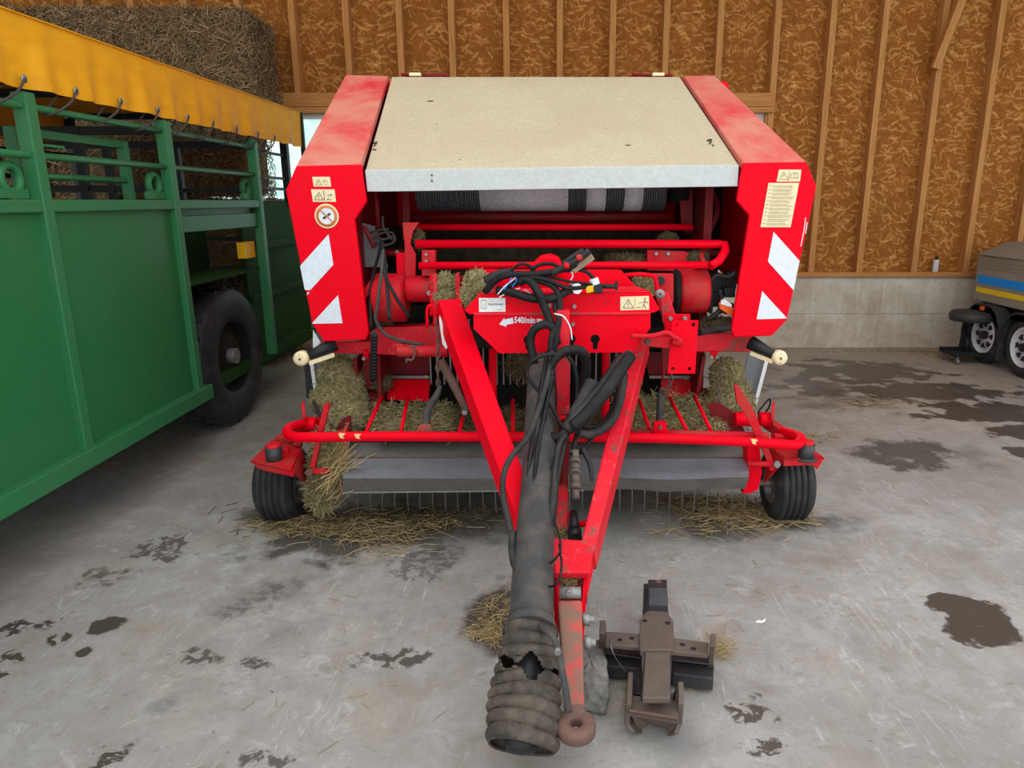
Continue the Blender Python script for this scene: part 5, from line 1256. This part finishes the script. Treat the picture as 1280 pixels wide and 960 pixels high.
# ---------------------------------------------------------------- hay lying on the machine
def blob(px, py, Y, rx, ry, rz): return (tuple(at(px, py, Y)), (rx, ry, rz))
hay_heap('hay', [blob(424,470,3.72,.10,.10,.10), blob(426,500,3.66,.13,.12,.11), blob(436,520,3.5,.10,.10,.07), blob(412,500,3.6,.09,.1,.08), blob(430,480,3.7,.1,.1,.1)],
         M['hay'], M['hay_core'], 3600, .075, .0040, label='big tuft of green hay on the left end of the pickup')
hay_heap('hay', [blob(408,560,3.30,.055,.05,.07), blob(404,590,3.28,.06,.05,.08), blob(402,618,3.27,.06,.05,.07), blob(418,582,3.2,.04,.04,.05)],
         M['hay'], M['hay_core'], 2200, .10, .0038, droop=1.6, label='hay hanging down beside the left gauge wheel')
hay_heap('hay', [blob(908,470,3.7,.08,.09,.09), blob(912,492,3.66,.10,.10,.09), blob(905,508,3.6,.10,.10,.06), blob(925,505,3.6,.07,.08,.05)],
         M['hay'], M['hay_core'], 2600, .075, .0040, label='tuft of green hay on the right end of the pickup by the chain')
# carpet of hay on the pickup table
def carpet(name, x0, x1, y0, y1, Y0, Y1, n, label, m='hay', L=.075, W=.0036, dz=.03):
    Cs = []; Ds = []
    for i in range(n):
        u, v = rng.uniform(0,1), rng.uniform(0,1)
        p = at(x0+(x1-x0)*u, y0+(y1-y0)*v, Y0+(Y1-Y0)*v); p.z += rng.normal(0,dz*.3)+dz*math.sin(u*37)*.4+dz*.5*math.sin(u*91+v*5)
        Cs.append(p); d = rng.normal(size=3); d[2] *= .5; Ds.append(d)
    o = strands(name, M[m], np.array(Cs), np.array(Ds), L*rng.uniform(.4,1.3,n), W*rng.uniform(.6,1.2,n), .5)
    a, b, c, d = at(x0,y0+2,Y0+.02), at(x1,y0+2,Y0+.02), at(x1,y1,Y1+.02), at(x0,y1,Y1+.02)
    co = MB().prism([a,b,c,d], (0,.02,-.03)).build('core', M['hay_core']); join_into(o, [co]); tag(o, label, 'hay', kind='stuff'); return o
carpet('hay', 468, 566, 508, 540, 3.68, 3.34, 2600, 'layer of hay on the pickup left of the drawbar arm')
carpet('hay', 566, 760, 512, 540, 3.68, 3.34, 2200, 'darker layer of hay on the pickup behind the drive shaft', 'hay_dark')
carpet('hay', 768, 905, 497, 540, 3.70, 3.32, 3600, 'layer of hay on the pickup right of the drawbar')
hay_heap('hay', [blob(478,478,3.74,.05,.05,.03)], M['hay_dark'], M['hay_core'], 300, .07, .0035, label='wisp of brown hay wrapped on the left auger end')
hay_heap('hay', [blob(556,355,3.42,.055,.04,.05), blob(556,370,3.40,.05,.04,.03)], M['hay'], M['hay_core'], 900, .05, .0032, label='hay caught between the red lever plates left of the shield')
hay_heap('hay', [blob(596,352,3.12,.05,.05,.045), blob(588,368,3.10,.035,.04,.05), blob(604,360,3.06,.035,.03,.02)], M['hay'], M['hay_core'], 900, .05, .0032, label='hay at the upper left corner of the red shield')
hay_heap('hay', [blob(786,324,3.66,.11,.05,.018), blob(835,300,3.8,.05,.04,.03), blob(870,322,3.62,.06,.04,.02)], M['hay_dark'], M['hay_core'], 900, .05, .003, label='thin brown hay on the tubes under the netting roll')
hay_heap('hay', [blob(524,300,3.66,.025,.03,.05)], M['hay_dark'], M['hay_core'], 250, .05, .003, label='small wad of hay beside the left end bracket')
hay_heap('hay', [blob(804,352,3.3,.04,.03,.02), blob(812,362,3.28,.02,.03,.02)], M['hay'], M['hay_core'], 300, .05, .003, label='small wad of hay by the right link of the shield')
hay_heap('hay', [blob(900,404,3.6,.10,.05,.03)], M['hay_dark'], M['hay_core'], 500, .05, .003, label='dark hay under the black valve block')
hay_heap('hay', [blob(476,402,3.66,.06,.05,.02)], M['hay_dark'], M['hay_core'], 300, .05, .003, label='dusty hay under the left drive drum')
hay_heap('hay', [blob(650,458,3.75,.07,.04,.05)], M['hay_dark'], M['hay_core'], 260, .14, .003, droop=1.4, label='straw hanging between the rotor tines')
hay_heap('straw', [blob(709,724,2.16,.045,.04,.03), blob(710,714,2.18,.035,.03,.02)], M['straw'], M['hay_core'], 260, .07, .0022, droop=.5, label='pale straw lodged in the drawbar fork above the tongue', cat='straw')
hay_heap('straw', [blob(703,666,2.42,.04,.03,.02)], M['straw'], M['hay_core'], 130, .06, .002, label='little straw at the foot of the red lever', cat='straw')
C = np.array([tuple(at(422+rng.normal(0,6), 585+rng.normal(0,14), 3.14+rng.normal(0,.02))) for _ in range(60)])
tag(strands('straw', M['straw'], C, np.stack([rng.normal(.5,.25,60), rng.normal(0,.3,60), rng.normal(.6,.3,60)],1), rng.uniform(.12,.26,60), .0045, .35), 'long pale straws hanging at the left end of the silver guard', 'straw', kind='stuff')
# ---------------------------------------------------------------- straw and dirt on the floor
def litter(name, spots, m, label, L=.09, W=.0032, zmax=.03):
    Cs = []; Ds = []
    for px, py, rx, ry, n in spots:
        for _ in range(n):
            x = px+rng.normal(0,rx*.5); y = py+rng.normal(0,ry*.5)
            p = atZ(x, max(y, 439), 0.0); p.z = .004+abs(rng.normal(0,zmax*.4)); Cs.append(p)
            d = rng.normal(size=3); d[2] *= .10; Ds.append(d)
    n = len(Cs)
    return tag(strands(name, M[m], np.array(Cs), np.array(Ds), L*rng.uniform(.3,1.4,n), W*rng.uniform(.6,1.2,n), .45), label, 'straw', kind='stuff')
litter('straw', [(430,662,105,14,420),(470,676,70,26,200),(400,655,60,10,160),(355,662,40,10,70),(520,655,70,12,110)], 'straw', 'loose straw on the wet floor in front of the left gauge wheel', W=.0032)
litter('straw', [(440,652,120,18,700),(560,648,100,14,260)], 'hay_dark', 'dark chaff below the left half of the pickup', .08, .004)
litter('straw', [(890,634,60,9,420),(920,642,60,12,260),(945,654,60,16,160),(985,650,40,8,70),(870,662,60,12,70)], 'straw', 'straw scattered below the right end of the pickup', W=.0036)
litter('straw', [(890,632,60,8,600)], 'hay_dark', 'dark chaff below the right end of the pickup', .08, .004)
litter('straw', [(622,770,30,34,170),(606,796,26,12,110)], 'straw', 'straw on the damp patch left of the drive shaft', .07, .0026)
litter('straw', [(900,815,18,14,150),(905,795,30,18,30)], 'straw', 'wisp of straw at the right end of the iron hitch frame', .05, .0016, .02)
litter('straw', [(852,852,14,12,110),(785,880,5,30,60)], 'straw', 'wisps of straw under the iron hitch frame', .045, .0016, .02)
litter('straw', [(1090,505,60,8,160),(1010,548,40,10,90),(1180,445,60,4,60),(1120,430,90,5,160),(1140,440,60,4,120)], 'straw', 'sparse straw trodden on the wet floor at the right', .07, .004, .01)
litter('straw', [(125,582,30,5,50),(250,560,120,40,26),(330,600,60,40,16),(420,440,40,10,60),(350,450,40,12,90),(600,700,300,120,40),(1000,720,240,140,60),(300,850,280,90,30)], 'straw', 'single stalks scattered over the floor', .06, .0024, .004)
l_ = [(954,646),(985,650),(1027,656)]
tag(MB().tube([atZ(x,y,.012) for x,y in l_], .0045, 8).build('straw_stalk', M['straw']), 'long pale stalk on the floor in front of the right gauge wheel', 'straw')
for x, y, lab in ((951,777,'tiny white paper scrap on the floor right of the hitch frame'),(374,655,'white paper scrap on the floor before the left gauge wheel')):
    c = atZ(x,y,.003); rr = 8 if x > 900 else 12; s = ps(c)*rr
    pts = [c+Vector((s*a,s*b,0)) for a, b in ((-1,-.3),(-.3,.3),(.2,.1),(1,.8),(.7,-.1),(-.1,-.5))]
    tag(MB().prism(pts, (0,0,.003)).build('paper_scrap', M['label_white']), lab, 'litter')
# ---------------------------------------------------------------- concrete block under the drawbar
def rock(name, ctr, size, seed):
    rs = np.random.default_rng(seed); mb = MB(); n, m = 28, 16; vs = []
    for j in range(m+1):
        th = math.pi*j/m
        for i in range(n):
            ph = 2*math.pi*i/n
            d = Vector((math.sin(th)*math.cos(ph), math.sin(th)*math.sin(ph), math.cos(th)))
            k = 1/max(abs(d.x), abs(d.y), abs(d.z))**.75
            r = k*(1+.05*math.sin(ph*5+th*3)+.04*math.sin(ph*9-th*7)+rs.normal(0,.012))
            p = Vector((ctr[0]+d.x*r*size[0], ctr[1]+d.y*r*size[1], ctr[2]+d.z*r*size[2])); p.z = max(p.z, 0.002)
            vs.append(p)
    fs = [(j*n+i,(j+1)*n+i,(j+1)*n+(i+1) % n,j*n+(i+1) % n) for j in range(m) for i in range(n)]
    return mb.add(vs, fs, True).build(name, M['block'])
c = atZ(741,893,0)
o = rock('concrete_block', (c.x, c.y+.13, .05), (.055,.14,.055), 4)
tag(o, 'rough grey concrete block standing under the tongue of the drawbar', 'block')
# ---------------------------------------------------------------- iron hitch frame on the floor
hf = thing('hitch_frame', 'rusty iron hitch frame with cross bar lying on the floor beside the drawbar', 'hitch', atZ(820,860))
def Z(l, z): return [atZ(x, y, z) for x, y in l]
zt1 = .155
# long bar
MB().prism(Z([(807,808),(838,808),(838,872),(803,872)], zt1), (0,0,-.022)).build('long_bar', M['rust'], hf, .004)
MB().prism(Z([(806,812),(840,812),(838,868),(801,868)], zt1-.03), (0,0,-.09)).build('bar_web', M['rust_dark'], hf, .004)
# head plate
hp_ = MB().prism(Z([(799,797),(800,775),(806,765),(812,763),(834,764),(842,776),(842,812),(800,812)], zt1+.01), (0,0,-.025)).build('head_plate', M['rust'], hf, .004)
for x, y in ((806,776),(835,779)): 
    c = atZ(x,y,zt1+.0102); MB().lathe([(.0005,.001),(.0085,.001),(.0095,0)], c, (0,0,1), 16).build('bolt_hole', M['plastic'], hp_)
# bowed neck and end eye
nb = MB(); L0 = [(atZ(823,766,zt1+.0)), atZ(823,757,zt1-.01), atZ(823,746,zt1+.015), atZ(822,735,zt1+.03), atZ(822,724,zt1+.028)]
wn = 12.5*ps(L0[0]); vs = []
for p in L0: vs += [p+Vector((-wn,0,0)), p+Vector((wn,0,0)), p+Vector((wn,0.003,-.022)), p+Vector((-wn,.003,-.022))]
fs = [(0,1,2,3)]
for i in range(len(L0)-1):
    a = i*4; fs += [(a,a+4,a+5,a+1),(a+1,a+5,a+6,a+2),(a+2,a+6,a+7,a+3),(a+3,a+7,a+4,a)]
a = (len(L0)-1)*4; fs.append((a,a+3,a+2,a+1))
nk = nb.add(vs, fs).build('bent_neck', M['rust_dark'], hf, .005)
c = L0[-1]+Vector((0,-.02,.002)); MB().lathe([(.0005,.001),(.011,.001),(.012,0)], c, (0,0,1), 18).build('eye_hole', M['ring'], nk)
MB().box((L0[0].x-.03,L0[-1].y-.02,0),(L0[0].x+.03,L0[-1].y+.01,zt1+.005)).build('neck_stand', M['rust_dark'], hf, .004)
# upper cross bar and lower channel
MB().prism(Z([(757,789),(803,792),(842,797),(886,803),(885,818),(838,814),(800,809),(757,805)], zt1), (0,0,-.016)).build('cross_bar', M['rust'], hf, .003)
lo = .085
MB().prism(Z([(752,806),(803,812),(803,822),(752,815)], lo), (0,0,-.01)).prism(Z([(750,812),(803,819),(802,836),(748,830)], lo-.02), (0,0,-.05)).build('lower_channel', M['rust_dark'], hf, .008)
MB().prism(Z([(840,812),(892,820),(892,830),(840,824)], lo), (0,0,-.01)).prism(Z([(840,822),(893,829),(892,848),(840,841)], lo-.02), (0,0,-.05)).build('lower_channel', M['rust_dark'], hf, .008)
for x, y, z in ((775,800,zt1),(790,798,zt1),(821,799,zt1),(853,806,zt1),(867,811,zt1),(775,813,lo),(789,811,lo),(852,819,lo),(866,824,lo)):
    c = atZ(x,y,z+.0004); MB().lathe([(.0005,.001),(.0085,.001),(.0095,0)], c, (0,0,1), 16).build('bolt_hole', M['plastic'], hf)
# end cheeks of the cross bar
def cheek(l, w=7): 
    a = [atZ(x,y,z) for x, y, z in l]; s = ps(a[0])*w
    return MB().prism(a, (s,0,0)).build('end_cheek', M['rust'], hf, .003)
cheek([(749,775,.21),(749,806,.13),(748,822,.05),(750,826,.05),(756,806,.13),(754,776,.21)][:0] or [(750,775,.20),(749,792,.20),(749,822,.04),(752,803,.04)])
cheek([(888,792,.20),(887,808,.20),(884,838,.04),(886,820,.04)])
# foot: U-shaped frame with two cheeks and a web
zf = .12
MB().prism([atZ(785,840,.13),atZ(783,880,.13),atZ(781,905,.05),atZ(788,916,.03),atZ(797,917,.0),atZ(790,860,.0)], (.016,0,0)).build('foot_cheek', M['rust'], hf, .003)
MB().prism([atZ(848,852,.15),atZ(848,880,.13),atZ(846,905,.05),atZ(842,917,.03),atZ(834,920,.0),atZ(842,866,.0)], (.016,0,0)).build('foot_cheek', M['rust'], hf, .003)
MB().prism(Z([(785,868),(848,876),(848,899),(786,889)], .10), (0,0,-.018)).build('foot_plate', M['rust'], hf, .003)
MB().prism([atZ(786,889,.115),atZ(848,899,.115),atZ(848,903,.09),atZ(786,893,.09)], (0,.012,0)).build('weld_edge', M['ring'], hf, .003)
MB().prism([atZ(788,892,.08),atZ(846,901,.08),atZ(845,915,.0),atZ(830,910,.012),atZ(812,907,.012),atZ(797,914,.0)], (0,.02,0)).build('front_web', M['rust'], hf, .003)
MB().prism(Z([(787,835),(802,838),(802,868),(787,866)], .06), (0,0,-.05)).build('gusset', M['rust_dark'], hf, .003)
MB().tube([atZ(764,798,zt1+.005), atZ(765,812,zt1+.01), atZ(772,826,.10), atZ(783,840,.05)], .0016, 6).build('wire', M['bolt'], hf)
